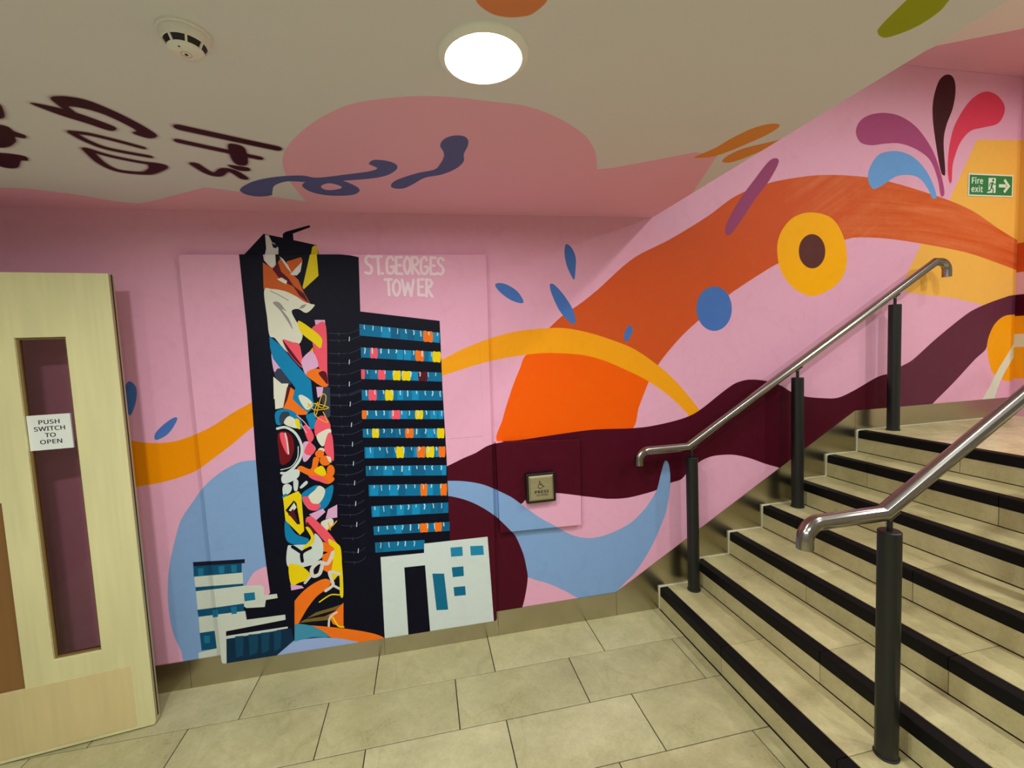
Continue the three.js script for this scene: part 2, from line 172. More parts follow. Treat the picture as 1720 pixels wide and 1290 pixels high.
const PANEL_PAINT = [
  ['s', 'amber', 0, [-39, 1556, 89, 1603, 213, 1659, 379, 1714, 529, 1745, 701, 1754, 803, 1749, 918, 1725, 1046, 1684, 1207, 1618, 1361, 1512, 1486, 1400, 1631, 1225, 1644, 1178, 1571, 1179, 1542, 1222, 1427, 1330, 1292, 1428, 1148, 1502, 1020, 1560, 903, 1595, 798, 1609, 675, 1618, 572, 1615, 413, 1597, 277, 1570, 141, 1534, 84, 1518, -44, 1474]],
  ['s', 'gold', 0, [-1508, 1321, -1394, 1291, -1334, 1275, -1263, 1267, -1199, 1272, -1128, 1292, -1036, 1332, -937, 1393, -851, 1438, -745, 1494, -725, 1387, -858, 1313, -950, 1241, -1050, 1170, -1129, 1118, -1215, 1091, -1298, 1074, -1393, 1066, -1533, 1057]],
  ['s', 'sky', 0, [-744, 1145, -854, 1146, -928, 1142, -1008, 1106, -1088, 1045, -1151, 966, -1209, 885, -1238, 807, -1277, 675, -1298, 551, -1304, 426, -1295, 316, -1270, 225, -1235, 122, -1023, 55, -798, 44, -655, 410, -678, 890]],
  ['s', 'pink', 0, [-784, 605, -851, 593, -902, 574, -934, 535, -953, 488, -910, 431, -800, 400, -762, 522]],
  ['s', 'burgundy', 0, [-9, 996, 92, 1025, 182, 1060, 252, 1084, 350, 1125, 552, 1137, 759, 1151, 952, 1159, 1172, 1149, 1308, 1152, 1482, 1175, 1588, 1204, 1673, 1249, 1773, 1314, 1872, 1371, 1949, 1391, 2028, 1390, 2128, 1371, 2211, 1342, 2298, 1291, 2398, 1260, 2516, 1243, 2640, 1237, 2763, 1274, 2953, 1354, 3056, 1377, 3158, 1419, 3253, 1459, 3420, 1575, 3580, 1678, 3740, 1768, 3896, 1821, 4045, 1860, 4139, 1874, 4457, 1886, 4468, 1680, 4236, 1725, 4117, 1738, 4034, 1726, 3957, 1670, 3907, 1567, 3885, 1501, 3790, 1434, 3598, 1277, 3431, 1152, 3243, 987, 2612, 717, 2245, 793, 2192, 818, 2093, 852, 1979, 898, 1877, 927, 1779, 936, 1701, 933, 1625, 907, 1547, 853, 1498, 810, 1427, 795, 1331, 761, 1241, 745, 1137, 734, 1027, 741, 928, 762, 853, 778, 705, 810, 618, 809, 526, 791, 491, 771, 437, 816, 358, 864, 283, 903, 194, 929, 91, 943, -12, 947]],
  ['s', 'sky', 0, [20, 937, 91, 943, 194, 929, 283, 903, 358, 864, 437, 816, 491, 771, 595, 681, 687, 618, 780, 553, 876, 520, 975, 518, 1076, 543, 1167, 581, 1238, 636, 1297, 700, 1339, 766, 1364, 850, 1389, 924, 1401, 934, 1414, 921, 1425, 865, 1425, 789, 1413, 704, 1394, 618, 1362, 547, 1314, 452, 1242, 342, 1170, 259, 1122, 221, 1016, 137, 920, 119, 820, 161, 745, 213, 642, 277, 558, 314, 513, 334, 457, 324, 356, 392, 260, 510, 136, 696, 13, 812]],
  ['s', 'burgundy', 0, [16, 871, 86, 860, 189, 823, 285, 764, 360, 698, 428, 619, 457, 579, 493, 478, 509, 391, 513, 334, 499, 247, 474, 162, 439, 96, 203, 65, -59, 111, -92, 658]],
  ['p', 'navy', 0, [-850, 2173, -844, 1792, -849, 1456, -854, 1152, -855, 846, -848, 598, -841, 438, -819, 148, -746, 180, -661, 154, -294, 108, 84, 600, 91, 1081, 90, 1460, 95, 1813, -306, 1873, -296, 2148, -333, 2157, -487, 2173]],
  ['p', 'greywhite', 0, [-738, 2173, -688, 2173, -689, 2107, -708, 2097, -725, 2114, -740, 2134]],
  ['p', 'lilac', 0, [-743, 2161, -731, 2164, -741, 2137]],
  ['p', 'fox', 0, [-747, 2124, -714, 2100, -695, 2097, -663, 2147, -637, 2113, -621, 2072, -591, 2038, -570, 1976, -547, 1927, -544, 1916, -586, 1927, -623, 1960, -672, 1986, -753, 1996]],
  ['p', 'maroon', 0, [-705, 2090, -679, 2127, -668, 2079, -636, 2045, -613, 2004, -650, 2024, -680, 2051]],
  ['p', 'maroon', 0, [-619, 2011, -570, 1969, -548, 1920, -590, 1959]],
  ['p', 'cream', 0, [-688, 2042, -667, 2050, -643, 2032, -649, 2018, -669, 2029]],
  ['p', 'fox', 0, [-639, 2127, -570, 2149, -564, 2130, -600, 2086, -624, 2071]],
  ['p', 'greywhite', 0, [-626, 2065, -597, 2096, -567, 2126, -578, 2079, -596, 2060, -615, 2061]],
  ['p', 'greywhite', 0, [-669, 2152, -654, 2140, -634, 2110, -618, 2069, -638, 2096, -658, 2132]],
  ['p', 'lemon', 0, [-524, 2173, -496, 2173, -495, 2057, -569, 1991, -573, 2002]],
  ['s', 'cream', 0, [-751, 1987, -716, 1994, -659, 1983, -610, 1958, -573, 1930, -541, 1917, -524, 1909, -564, 1874, -602, 1894, -633, 1884, -619, 1839, -596, 1797, -592, 1755, -611, 1720, -640, 1729, -684, 1743, -668, 1696, -666, 1680, -693, 1711, -721, 1753, -744, 1768, -748, 1857]],
  ['s', 'grey', 0, [-715, 1924, -701, 1932, -683, 1923, -666, 1896, -657, 1884, -678, 1894, -650, 1847, -635, 1795, -657, 1837, -686, 1889]],
  ['l', 'grey', 4, [-723, 1985, -686, 1964, -644, 1937]],
  ['p', 'grey', 0, [-598, 1894, -584, 1911, -561, 1917, -575, 1899]],
  ['p', 'lilac', 0, [-528, 1837, -480, 1835, -480, 1806, -526, 1812]],
  ['s', 'coral', 0, [-550, 1782, -523, 1811, -478, 1806, -487, 1568, -488, 1500, -508, 1555, -528, 1605, -540, 1669, -546, 1719]],
  ['s', 'yellow', 0, [-608, 1830, -581, 1821, -507, 1752, -504, 1710, -514, 1695, -536, 1717, -594, 1773]],
  ['p', 'amber', 0, [-568, 1674, -547, 1699, -543, 1669]],
  ['s', 'coral', 0, [-685, 1743, -646, 1729, -613, 1720, -604, 1679, -600, 1600, -634, 1632, -669, 1689]],
  ['s', 'maroon', 0, [-684, 1739, -667, 1713, -632, 1656, -600, 1600, -634, 1637, -668, 1692]],
  ['s', 'lilac', 0, [-604, 1637, -565, 1677, -543, 1669, -528, 1605, -559, 1586, -587, 1559, -601, 1595]],
  ['s', 'slate', 0, [-737, 1588, -726, 1608, -709, 1621, -684, 1571, -665, 1518, -706, 1529, -730, 1553]],
  ['s', 'lilac', 0, [-740, 1681, -700, 1607, -720, 1601, -737, 1588]],
  ['p', 'cream', 0, [-742, 1560, -707, 1524, -676, 1522, -693, 1446, -748, 1449]],
  ['s', 'flame', 0, [-588, 1566, -545, 1590, -507, 1572, -490, 1504, -512, 1497, -550, 1523]],
  ['s', 'maroon', 0, [-528, 1566, -506, 1576, -491, 1561, -490, 1510, -509, 1534]],
  ['p', 'cream', 0, [-743, 1509, -682, 1505, -708, 1402, -745, 1397]],
  ['p', 'flame', 0, [-669, 1505, -645, 1482, -594, 1372, -600, 1359, -654, 1361, -709, 1400, -692, 1450]],
  ['p', 'maroon', 0, [-682, 1505, -666, 1504, -687, 1442, -708, 1402]],
  ['p', 'blue', 0, [-745, 1762, -693, 1711, -652, 1646, -599, 1574, -568, 1530, -566, 1437, -559, 1401, -594, 1368, -631, 1406, -661, 1444, -644, 1499, -701, 1593, -736, 1650, -746, 1706]],
  ['s', 'cream', 0, [-632, 1453, -617, 1461, -583, 1436, -568, 1406, -596, 1383, -619, 1413]],
  ['p', 'slate', 0, [-512, 1495, -480, 1493, -488, 1343, -510, 1331, -524, 1425]],
  ['p', 'lilac', 0, [-545, 1497, -512, 1495, -520, 1453, -542, 1442]],
  ['s', 'blue', 0, [-744, 1383, -697, 1395, -653, 1370, -627, 1318, -636, 1286, -696, 1322, -735, 1315, -748, 1331]],
  ['s', 'slate', 0, [-731, 1347, -714, 1379, -682, 1373, -699, 1327, -725, 1320]],
  ['s', 'cream', 0, [-710, 1323, -687, 1356, -656, 1336, -642, 1296, -672, 1298]],
  ['s', 'yellow', 0, [-657, 1338, -639, 1334, -637, 1290, -651, 1297]],
  ['s', 'blue', 0, [-602, 1355, -561, 1362, -565, 1295, -586, 1285, -597, 1323]],
  ['s', 'coral', 0, [-569, 1285, -551, 1337, -522, 1347, -496, 1315, -494, 1275, -535, 1261, -562, 1241]],
  ['s', 'cream', 0, [-560, 1248, -499, 1278, -491, 1253, -519, 1205, -541, 1192]],
  ['s', 'coral', 0, [-529, 1177, -506, 1251, -486, 1239, -487, 1115, -511, 1132]],
  ['s', 'lilac', 0, [-629, 1211, -598, 1217, -571, 1181, -590, 1153, -619, 1120, -635, 1129]],
  ['s', 'coral', 0, [-599, 1214, -573, 1179, -595, 1149, -625, 1166]],
  ['s', 'coral', 0, [-619, 1303, -593, 1294, -575, 1242, -597, 1214, -614, 1260]],
  ['l', 'lilac', 5, [-647, 1358, -617, 1324, -593, 1287]],
  ['l', 'lilac', 5, [-631, 1311, -608, 1266]],
  ['l', 'whitepaint', 13, [-744, 1298, -704, 1301, -661, 1267, -637, 1204, -643, 1147, -673, 1100, -715, 1069, -742, 1069]],
  ['l', 'whitepaint', 5, [-743, 1086, -693, 1098, -660, 1142, -653, 1198]],
  ['s', 'darkred', 0, [-744, 1263, -718, 1282, -681, 1258, -673, 1193, -697, 1131, -738, 1113, -745, 1171]],
  ['s', 'coral', 0, [-734, 1269, -718, 1275, -701, 1252, -700, 1167, -713, 1174, -729, 1223]],
  ['l', 'whitepaint', 7, [-709, 1271, -703, 1224, -701, 1165]],
  ['s', 'cream', 0, [-528, 1169, -533, 1161, -544, 1159, -556, 1163, -560, 1172, -554, 1179, -543, 1182, -532, 1177]],
  ['s', 'flame', 0, [-532, 1150, -538, 1137, -551, 1131, -565, 1135, -574, 1146, -573, 1160, -562, 1170, -548, 1171, -536, 1163]],
  ['s', 'flame', 0, [-501, 1111, -509, 1095, -525, 1088, -543, 1092, -554, 1107, -553, 1125, -540, 1137, -522, 1139, -506, 1128]],
  ['s', 'flame', 0, [-487, 1056, -492, 1037, -504, 1028, -517, 1033, -524, 1050, -523, 1070, -513, 1086, -500, 1088, -490, 1076]],
  ['p', 'cream', 0, [-522, 1138, -501, 1129, -499, 1101, -511, 1106]],
  ['s', 'flame', 0, [-666, 1083, -647, 1097, -602, 1077, -586, 1128, -574, 1137, -557, 1125, -568, 1081, -540, 1056, -491, 1017, -519, 991, -560, 1006, -611, 1042, -649, 1067]],
  ['s', 'yellow', 0, [-586, 1066, -547, 1088, -529, 1048, -551, 1036]],
  ['s', 'coral', 0, [-614, 1043, -558, 1032, -523, 998, -586, 1017]],
  ['s', 'whitepaint', 0, [-739, 1056, -694, 1080, -658, 1077, -664, 1041, -712, 1016, -741, 1019]],
  ['s', 'whitepaint', 0, [-740, 998, -719, 1011, -699, 994, -709, 965, -740, 954]],
  ['s', 'whitepaint', 0, [-686, 1033, -666, 1020, -674, 973, -689, 977]],
  ['s', 'whitepaint', 0, [-659, 989, -630, 1016, -622, 1004, -652, 981]],
  ['s', 'blue', 0, [-652, 953, -602, 983, -575, 987, -550, 962, -501, 981, -512, 916, -543, 867, -584, 856, -630, 876, -653, 915]],
  ['s', 'cream', 0, [-623, 935, -590, 964, -567, 985, -541, 961, -553, 919, -582, 889, -614, 903]],
  ['s', 'coral', 0, [-652, 930, -626, 932, -608, 897, -567, 885, -591, 857, -630, 872]],
  ['p', 'blue', 0, [-747, 949, -728, 963, -723, 939, -740, 905]],
  ['s', 'blue', 0, [-741, 821, -699, 747, -638, 709, -664, 682, -741, 714]],
  ['p', 'yellow', 0, [-743, 941, -670, 968, -657, 946, -657, 756, -678, 738, -741, 823]],
  ['p', 'navy', 0, [-736, 875, -694, 920, -683, 905, -674, 795, -686, 795]],
  ['p', 'cream', 0, [-722, 872, -694, 910, -684, 884, -704, 863]],
  ['p', 'maroon', 0, [-726, 851, -701, 878, -692, 841, -681, 797, -707, 834]],
  ['p', 'lilac', 0, [-626, 840, -557, 862, -547, 844, -594, 806]],
  ['p', 'lilac', 0, [-533, 855, -487, 876, -491, 808, -548, 807]],
  ['s', 'cream', 0, [-568, 795, -520, 806, -514, 774, -557, 742, -570, 773]],
  ['l', 'amber', 6, [-495, 789, -519, 765, -553, 741]],
  ['l', 'amber', 6, [-536, 782, -529, 746]],
  ['s', 'coral', 0, [-642, 822, -626, 829, -610, 822, -545, 742, -502, 669, -489, 628, -511, 639, -530, 656, -569, 691, -618, 757, -643, 789]],
  ['s', 'maroon', 0, [-640, 802, -605, 753, -568, 696, -529, 653, -569, 684, -631, 759]],
  ['s', 'yellow', 0, [-541, 698, -502, 669, -485, 637, -489, 547, -520, 551, -519, 619, -537, 659]],
  ['s', 'flame', 0, [-569, 685, -530, 658, -514, 626, -523, 552, -546, 623, -579, 641]],
  ['s', 'whitepaint', 0, [-742, 679, -717, 688, -623, 685, -606, 735, -575, 692, -572, 640, -588, 604, -645, 569, -745, 576]],
  ['s', 'yellow', 0, [-648, 773, -629, 767, -611, 720, -623, 684, -666, 654, -668, 669, -634, 700, -627, 723]],
  ['l', 'navy', 16, [-711, 675, -670, 638]],
  ['l', 'navy', 16, [-638, 661, -670, 638, -672, 599]],
  ['l', 'ochre', 5, [-596, 1394, -558, 1413, -493, 1387, -560, 1381, -591, 1415]],
  ['l', 'ochre', 5, [-555, 1355, -522, 1453, -502, 1445, -520, 1389, -558, 1413]],
  ['l', 'ochre', 5, [-521, 1367, -505, 1312, -562, 1356, -544, 1419]],
  ['s', 'yellow', 0, [-741, 589, -692, 576, -652, 537, -645, 500, -698, 486, -739, 481]],
  ['p', 'whitepaint', 0, [-734, 682, -685, 664, -606, 643, -567, 615, -632, 568, -691, 579, -738, 594]],
  ['l', 'navy', 16, [-718, 680, -675, 641]],
  ['l', 'navy', 16, [-633, 663, -675, 641, -677, 597]],
  ['s', 'yellow', 0, [-528, 621, -493, 650, -485, 536, -490, 386, -505, 389, -503, 493, -536, 473, -541, 544]],
  ['p', 'flame', 0, [-577, 616, -535, 633, -529, 576, -544, 510, -583, 539]],
  ['l', 'greywhite', 19, [-525, 623, -555, 568, -595, 580, -633, 551, -631, 512, -599, 518, -581, 566]],
  ['l', 'greywhite', 13, [-646, 508, -673, 479]],
  ['p', 'lilac', 0, [-742, 481, -690, 467, -680, 454, -741, 450]],
  ['s', 'flame', 0, [-743, 361, -703, 419, -639, 466, -576, 487, -545, 465, -570, 433, -624, 396, -668, 346, -702, 295, -725, 261, -744, 269]],
  ['l', 'greywhite', 16, [-501, 504, -548, 520, -541, 476, -538, 447, -575, 422]],
  ['l', 'greywhite', 13, [-538, 447, -506, 423]],
  ['l', 'yellow', 7, [-506, 423, -500, 390, -552, 396, -610, 366]],
  ['p', 'olive', 0, [-714, 270, -629, 313, -546, 326, -504, 336, -494, 297, -571, 262, -653, 267]],
  ['p', 'navy', 0, [-693, 285, -610, 299, -516, 312, -590, 285]],
  ['p', 'flame', 0, [-492, 343, -501, 206, -552, 236, -569, 287, -535, 304]],
  ['l', 'greywhite', 11, [-529, 297, -566, 269, -575, 202]],
  ['l', 'yellow', 9, [-550, 272, -527, 222, -500, 210]],
  ['s', 'flame', 0, [-737, 263, -594, 229, -451, 186, -346, 145, -298, 113, -317, 102, -413, 105, -455, 115, -516, 149, -578, 171, -635, 229]],
  ['s', 'tealpale', 0, [-742, 259, -695, 258, -635, 229, -575, 171, -659, 181, -746, 178]],
  ['s', 'hill', 0, [-846, 108, -794, 141, -741, 172, -660, 175, -558, 160, -475, 132, -429, 105, -562, 99, -716, 100]],
  ['p', 'windowblue', 0, [-314, 1809, 92, 1751, 89, 1697, -316, 1751]],
  ['p', 'windowcyan', 0, [-207, 1791, -160, 1784, -165, 1733, -209, 1739]],
  ['p', 'windowdeep', 0, [-156, 1784, -112, 1777, -117, 1726, -158, 1732]],
  ['p', 'windowdeep', 0, [-73, 1772, -38, 1766, -43, 1717, -75, 1721]],
  ['p', 'windowdeep', 0, [22, 1758, 54, 1753, 49, 1704, 21, 1708]],
  ['p', 'windowcyan', 0, [55, 1753, 92, 1748, 87, 1699, 54, 1704]],
  ['s', 'flame', 0, [8, 1761, 31, 1759, 55, 1754, 51, 1704, 28, 1706, 7, 1710]],
  ['l', 'tick', 4, [-290, 1803, -292, 1797, -290, 1783]],
  ['l', 'tick', 5, [-248, 1797, -247, 1791, -250, 1776]],
  ['l', 'tick', 4, [-205, 1791, -206, 1785, -206, 1768]],
  ['l', 'tick', 5, [-167, 1785, -166, 1779, -166, 1768]],
  ['l', 'tick', 4, [-125, 1779, -124, 1773, -127, 1753]],
  ['l', 'tick', 6, [-84, 1773, -84, 1767, -82, 1755]],
  ['l', 'tick', 6, [-44, 1767, -41, 1761, -43, 1746]],
  ['l', 'tick', 6, [-6, 1762, -7, 1756, -6, 1736]],
  ['l', 'tick', 6, [36, 1756, 34, 1750, 37, 1742]],
  ['l', 'tick', 5, [80, 1750, 82, 1744, 78, 1736]],
  ['p', 'windowblue', 0, [-315, 1689, 91, 1647, 88, 1593, -316, 1638]],
  ['p', 'windowcyan', 0, [-136, 1668, -105, 1665, -110, 1617, -137, 1620]],
  ['p', 'windowcyan', 0, [-99, 1664, -62, 1660, -67, 1613, -101, 1616]],
  ['p', 'windowcyan', 0, [30, 1651, 76, 1646, 71, 1597, 28, 1602]],
  ['s', 'coral', 0, [-267, 1682, -250, 1682, -233, 1679, -237, 1631, -253, 1632, -269, 1635]],
  ['s', 'flame', 0, [-39, 1659, -18, 1658, 2, 1654, -2, 1605, -21, 1606, -40, 1610]],
  ['s', 'yellow', 0, [50, 1649, 71, 1649, 91, 1645, 87, 1596, 68, 1596, 49, 1600]],
  ['l', 'tick', 6, [-296, 1685, -294, 1679, -298, 1658]],
  ['l', 'tick', 7, [-259, 1681, -259, 1675, -259, 1657]],
  ['l', 'tick', 7, [-214, 1676, -216, 1670, -216, 1656]],
  ['l', 'tick', 6, [-177, 1672, -177, 1666, -177, 1654]],
  ['l', 'tick', 7, [-138, 1668, -136, 1662, -140, 1655]],
  ['l', 'tick', 5, [-95, 1664, -95, 1658, -94, 1646]],
  ['l', 'tick', 6, [-49, 1659, -48, 1653, -51, 1641]],
  ['l', 'tick', 7, [-4, 1654, -6, 1649, -6, 1631]],
  ['l', 'tick', 4, [42, 1650, 44, 1644, 42, 1627]],
  ['p', 'windowblue', 0, [-320, 1575, 90, 1537, 88, 1489, -321, 1527]],
  ['p', 'windowdeep', 0, [-312, 1571, -276, 1568, -281, 1525, -314, 1528]],
  ['p', 'windowcyan', 0, [-93, 1551, -62, 1548, -67, 1505, -94, 1508]],
  ['p', 'windowcyan', 0, [-60, 1548, -26, 1545, -30, 1502, -61, 1505]],
  ['s', 'coral', 0, [-320, 1573, -312, 1573, -303, 1571, -308, 1527, -315, 1527, -322, 1529]],
  ['s', 'coral', 0, [-236, 1565, -218, 1565, -201, 1562, -205, 1518, -221, 1518, -237, 1521]],
  ['s', 'yellow', 0, [-161, 1558, -142, 1558, -124, 1555, -128, 1511, -145, 1511, -162, 1514]],
  ['s', 'yellow', 0, [-115, 1554, -94, 1553, -73, 1550, -77, 1506, -97, 1507, -116, 1510]],
  ['s', 'maroon', 0, [-30, 1546, -8, 1546, 14, 1542, 10, 1498, -11, 1499, -31, 1502]],
  ['l', 'tick', 4, [-291, 1569, -291, 1564, -290, 1552]],
  ['l', 'tick', 6, [-247, 1565, -248, 1560, -248, 1553]],
  ['l', 'tick', 5, [-202, 1561, -202, 1555, -203, 1548]],
  ['l', 'tick', 5, [-161, 1557, -160, 1552, -163, 1538]],
  ['l', 'tick', 5, [-115, 1553, -112, 1547, -118, 1533]],
  ['l', 'tick', 7, [-72, 1549, -69, 1543, -73, 1525]],
  ['l', 'tick', 6, [-25, 1545, -22, 1539, -24, 1525]],
  ['l', 'tick', 4, [19, 1541, 19, 1535, 20, 1520]],
  ['l', 'tick', 4, [60, 1537, 59, 1531, 58, 1522]],
  ['p', 'windowblue', 0, [-325, 1468, 89, 1439, 86, 1387, -327, 1415]],
  ['p', 'windowdeep', 0, [-247, 1460, -218, 1458, -223, 1411, -248, 1412]],
  ['p', 'windowcyan', 0, [-146, 1453, -115, 1450, -120, 1403, -147, 1405]],
  ['p', 'windowcyan', 0, [-71, 1447, -34, 1445, -39, 1398, -72, 1400]],
  ['s', 'coral', 0, [-290, 1464, -270, 1464, -252, 1461, -256, 1413, -274, 1413, -291, 1415]],
  ['s', 'yellow', 0, [-206, 1458, -187, 1458, -167, 1455, -172, 1407, -190, 1407, -208, 1409]],
  ['l', 'tick', 6, [-303, 1464, -303, 1458, -303, 1438]],
  ['l', 'tick', 5, [-259, 1461, -261, 1455, -259, 1442]],
  ['l', 'tick', 6, [-218, 1458, -215, 1452, -217, 1444]],
  ['l', 'tick', 6, [-173, 1454, -173, 1449, -172, 1435]],
  ['l', 'tick', 6, [-130, 1451, -132, 1446, -131, 1433]],
  ['l', 'tick', 6, [-93, 1449, -93, 1443, -94, 1422]],
  ['l', 'tick', 5, [-47, 1445, -47, 1440, -46, 1432]],
  ['l', 'tick', 5, [-1, 1442, -3, 1436, -1, 1422]],
  ['l', 'tick', 6, [37, 1439, 39, 1433, 34, 1417]],
  ['l', 'tick', 5, [78, 1437, 76, 1431, 77, 1409]],
  ['p', 'windowblue', 0, [-330, 1361, 90, 1332, 87, 1285, -331, 1317]],
  ['p', 'windowcyan', 0, [-197, 1349, -151, 1346, -156, 1306, -198, 1309]],
  ['p', 'windowcyan', 0, [-146, 1345, -100, 1342, -104, 1302, -147, 1305]],
  ['p', 'windowdeep', 0, [-55, 1339, -15, 1336, -19, 1296, -56, 1298]],
  ['p', 'windowcyan', 0, [19, 1334, 57, 1331, 53, 1290, 18, 1293]],
  ['p', 'windowcyan', 0, [63, 1331, 90, 1329, 85, 1288, 62, 1289]],
  ['s', 'flame', 0, [-330, 1359, -320, 1360, -309, 1357, -313, 1318, -322, 1317, -332, 1320]],
  ['s', 'coral', 0, [-181, 1349, -160, 1349, -139, 1346, -142, 1305, -162, 1305, -182, 1308]],
  ['s', 'yellow', 0, [-58, 1340, -39, 1340, -20, 1337, -24, 1296, -41, 1296, -59, 1299]],
  ['l', 'tick', 6, [-305, 1356, -304, 1351, -305, 1337]],
  ['l', 'tick', 7, [-261, 1353, -261, 1348, -260, 1331]],
  ['l', 'tick', 6, [-221, 1351, -219, 1345, -221, 1330]],
  ['l', 'tick', 6, [-175, 1347, -174, 1341, -176, 1323]],
  ['l', 'tick', 5, [-129, 1344, -130, 1338, -129, 1328]],
  ['l', 'tick', 5, [-91, 1341, -90, 1335, -92, 1320]],
  ['l', 'tick', 6, [-47, 1338, -44, 1332, -47, 1311]],
  ['l', 'tick', 6, [-3, 1335, -1, 1329, -1, 1318]],
  ['l', 'tick', 4, [39, 1332, 37, 1327, 40, 1312]],
  ['l', 'tick', 4, [78, 1330, 79, 1324, 78, 1304]],
  ['p', 'windowblue', 0, [-333, 1264, 88, 1234, 85, 1182, -334, 1219]],
  ['p', 'windowdeep', 0, [-290, 1258, -256, 1256, -260, 1215, -291, 1217]],
  ['p', 'windowdeep', 0, [-251, 1255, -215, 1253, -219, 1211, -252, 1214]],
  ['p', 'windowdeep', 0, [-211, 1252, -164, 1249, -168, 1206, -213, 1210]],
  ['p', 'windowdeep', 0, [-157, 1248, -126, 1246, -131, 1203, -159, 1206]],
  ['p', 'windowdeep', 0, [-126, 1246, -87, 1243, -92, 1200, -127, 1203]],
  ['p', 'windowdeep', 0, [-41, 1240, -11, 1238, -15, 1193, -42, 1195]],
  ['p', 'windowcyan', 0, [-5, 1237, 31, 1235, 27, 1189, -6, 1192]],
  ['p', 'windowcyan', 0, [38, 1234, 78, 1231, 74, 1185, 37, 1189]],
  ['s', 'yellow', 0, [-285, 1259, -269, 1259, -253, 1256, -257, 1214, -272, 1214, -287, 1217]],
  ['s', 'flame', 0, [-116, 1246, -96, 1246, -76, 1243, -80, 1199, -99, 1199, -117, 1202]],
  ['s', 'yellow', 0, [51, 1234, 69, 1234, 87, 1231, 83, 1184, 67, 1184, 50, 1187]],
  ['l', 'tick', 6, [-310, 1260, -311, 1254, -310, 1235]],
  ['l', 'tick', 5, [-265, 1256, -262, 1250, -265, 1240]],
  ['l', 'tick', 6, [-228, 1254, -225, 1247, -228, 1237]],
  ['l', 'tick', 5, [-188, 1251, -185, 1244, -189, 1233]],
  ['l', 'tick', 5, [-146, 1248, -147, 1242, -146, 1221]],
  ['l', 'tick', 5, [-105, 1245, -103, 1238, -105, 1225]],
  ['l', 'tick', 7, [-58, 1241, -58, 1235, -60, 1216]],
  ['l', 'tick', 6, [-11, 1238, -9, 1232, -14, 1216]],
  ['l', 'tick', 5, [35, 1234, 33, 1228, 36, 1209]],
  ['p', 'windowblue', 0, [-331, 1167, 87, 1133, 84, 1078, -333, 1108]],
  ['p', 'windowcyan', 0, [-323, 1163, -284, 1160, -289, 1107, -325, 1110]],
  ['p', 'windowdeep', 0, [-229, 1156, -184, 1152, -189, 1100, -231, 1103]],
  ['p', 'windowdeep', 0, [-120, 1147, -82, 1144, -87, 1092, -121, 1095]],
  ['p', 'windowcyan', 0, [-77, 1143, -48, 1141, -53, 1090, -78, 1092]],
  ['p', 'windowcyan', 0, [-48, 1141, -18, 1139, -24, 1088, -49, 1090]],
  ['p', 'windowcyan', 0, [-15, 1138, 29, 1135, 24, 1084, -16, 1087]],
  ['p', 'windowcyan', 0, [37, 1134, 71, 1131, 66, 1081, 36, 1083]],
  ['s', 'yellow', 0, [-168, 1152, -150, 1152, -131, 1149, -136, 1096, -153, 1096, -170, 1098]],
  ['s', 'flame', 0, [-60, 1143, -40, 1143, -20, 1140, -25, 1088, -44, 1088, -62, 1091]],
  ['s', 'yellow', 0, [-13, 1139, 7, 1139, 27, 1136, 23, 1084, 4, 1084, -15, 1087]],
  ['s', 'flame', 0, [54, 1133, 71, 1134, 87, 1131, 83, 1080, 68, 1079, 53, 1082]],
  ['l', 'tick', 4, [-301, 1162, -303, 1156, -301, 1136]],
  ['l', 'tick', 6, [-256, 1158, -253, 1152, -254, 1145]],
  ['l', 'tick', 4, [-217, 1155, -220, 1149, -216, 1126]],
  ['l', 'tick', 4, [-175, 1151, -177, 1146, -174, 1124]],
  ['l', 'tick', 6, [-132, 1148, -131, 1142, -132, 1120]],
  ['l', 'tick', 4, [-90, 1144, -92, 1139, -90, 1131]],
  ['l', 'tick', 7, [-51, 1141, -49, 1135, -53, 1126]],
  ['l', 'tick', 7, [-3, 1137, -2, 1131, -4, 1112]],
  ['l', 'tick', 7, [40, 1134, 42, 1128, 40, 1120]],
  ['p', 'windowblue', 0, [-331, 1066, 88, 1031, 85, 975, -332, 1014]],
  ['p', 'windowdeep', 0, [-323, 1062, -293, 1060, -299, 1013, -324, 1015]],
  ['p', 'windowcyan', 0, [-242, 1055, -194, 1051, -199, 1004, -244, 1008]],
  ['p', 'windowcyan', 0, [-140, 1047, -99, 1044, -104, 995, -142, 998]],
  ['p', 'windowdeep', 0, [-96, 1043, -53, 1040, -58, 991, -98, 994]],
  ['p', 'windowdeep', 0, [-53, 1040, -22, 1037, -28, 988, -54, 990]],
  ['p', 'windowcyan', 0, [63, 1030, 87, 1028, 82, 978, 62, 980]],
  ['l', 'tick', 5, [-312, 1061, -310, 1055, -312, 1046]],
  ['l', 'tick', 6, [-272, 1058, -275, 1052, -274, 1045]],
  ['l', 'tick', 6, [-231, 1054, -229, 1048, -233, 1040]],
  ['l', 'tick', 5, [-192, 1051, -192, 1045, -190, 1033]],
  ['l', 'tick', 7, [-145, 1047, -146, 1041, -148, 1021]],
  ['l', 'tick', 4, [-108, 1044, -109, 1038, -110, 1022]],
  ['l', 'tick', 5, [-70, 1041, -69, 1035, -69, 1027]],
  ['l', 'tick', 6, [-26, 1038, -29, 1032, -27, 1019]],
  ['l', 'tick', 6, [13, 1034, 10, 1028, 13, 1014]],
  ['l', 'tick', 6, [60, 1030, 62, 1024, 59, 1010]],
  ['p', 'windowblue', 0, [-323, 964, 85, 927, 82, 864, -325, 904]],
  ['p', 'windowcyan', 0, [-315, 960, -273, 956, -279, 902, -317, 906]],
  ['p', 'windowcyan', 0, [-218, 951, -172, 947, -178, 892, -220, 896]],
  ['p', 'windowdeep', 0, [-169, 947, -134, 944, -140, 888, -171, 891]],
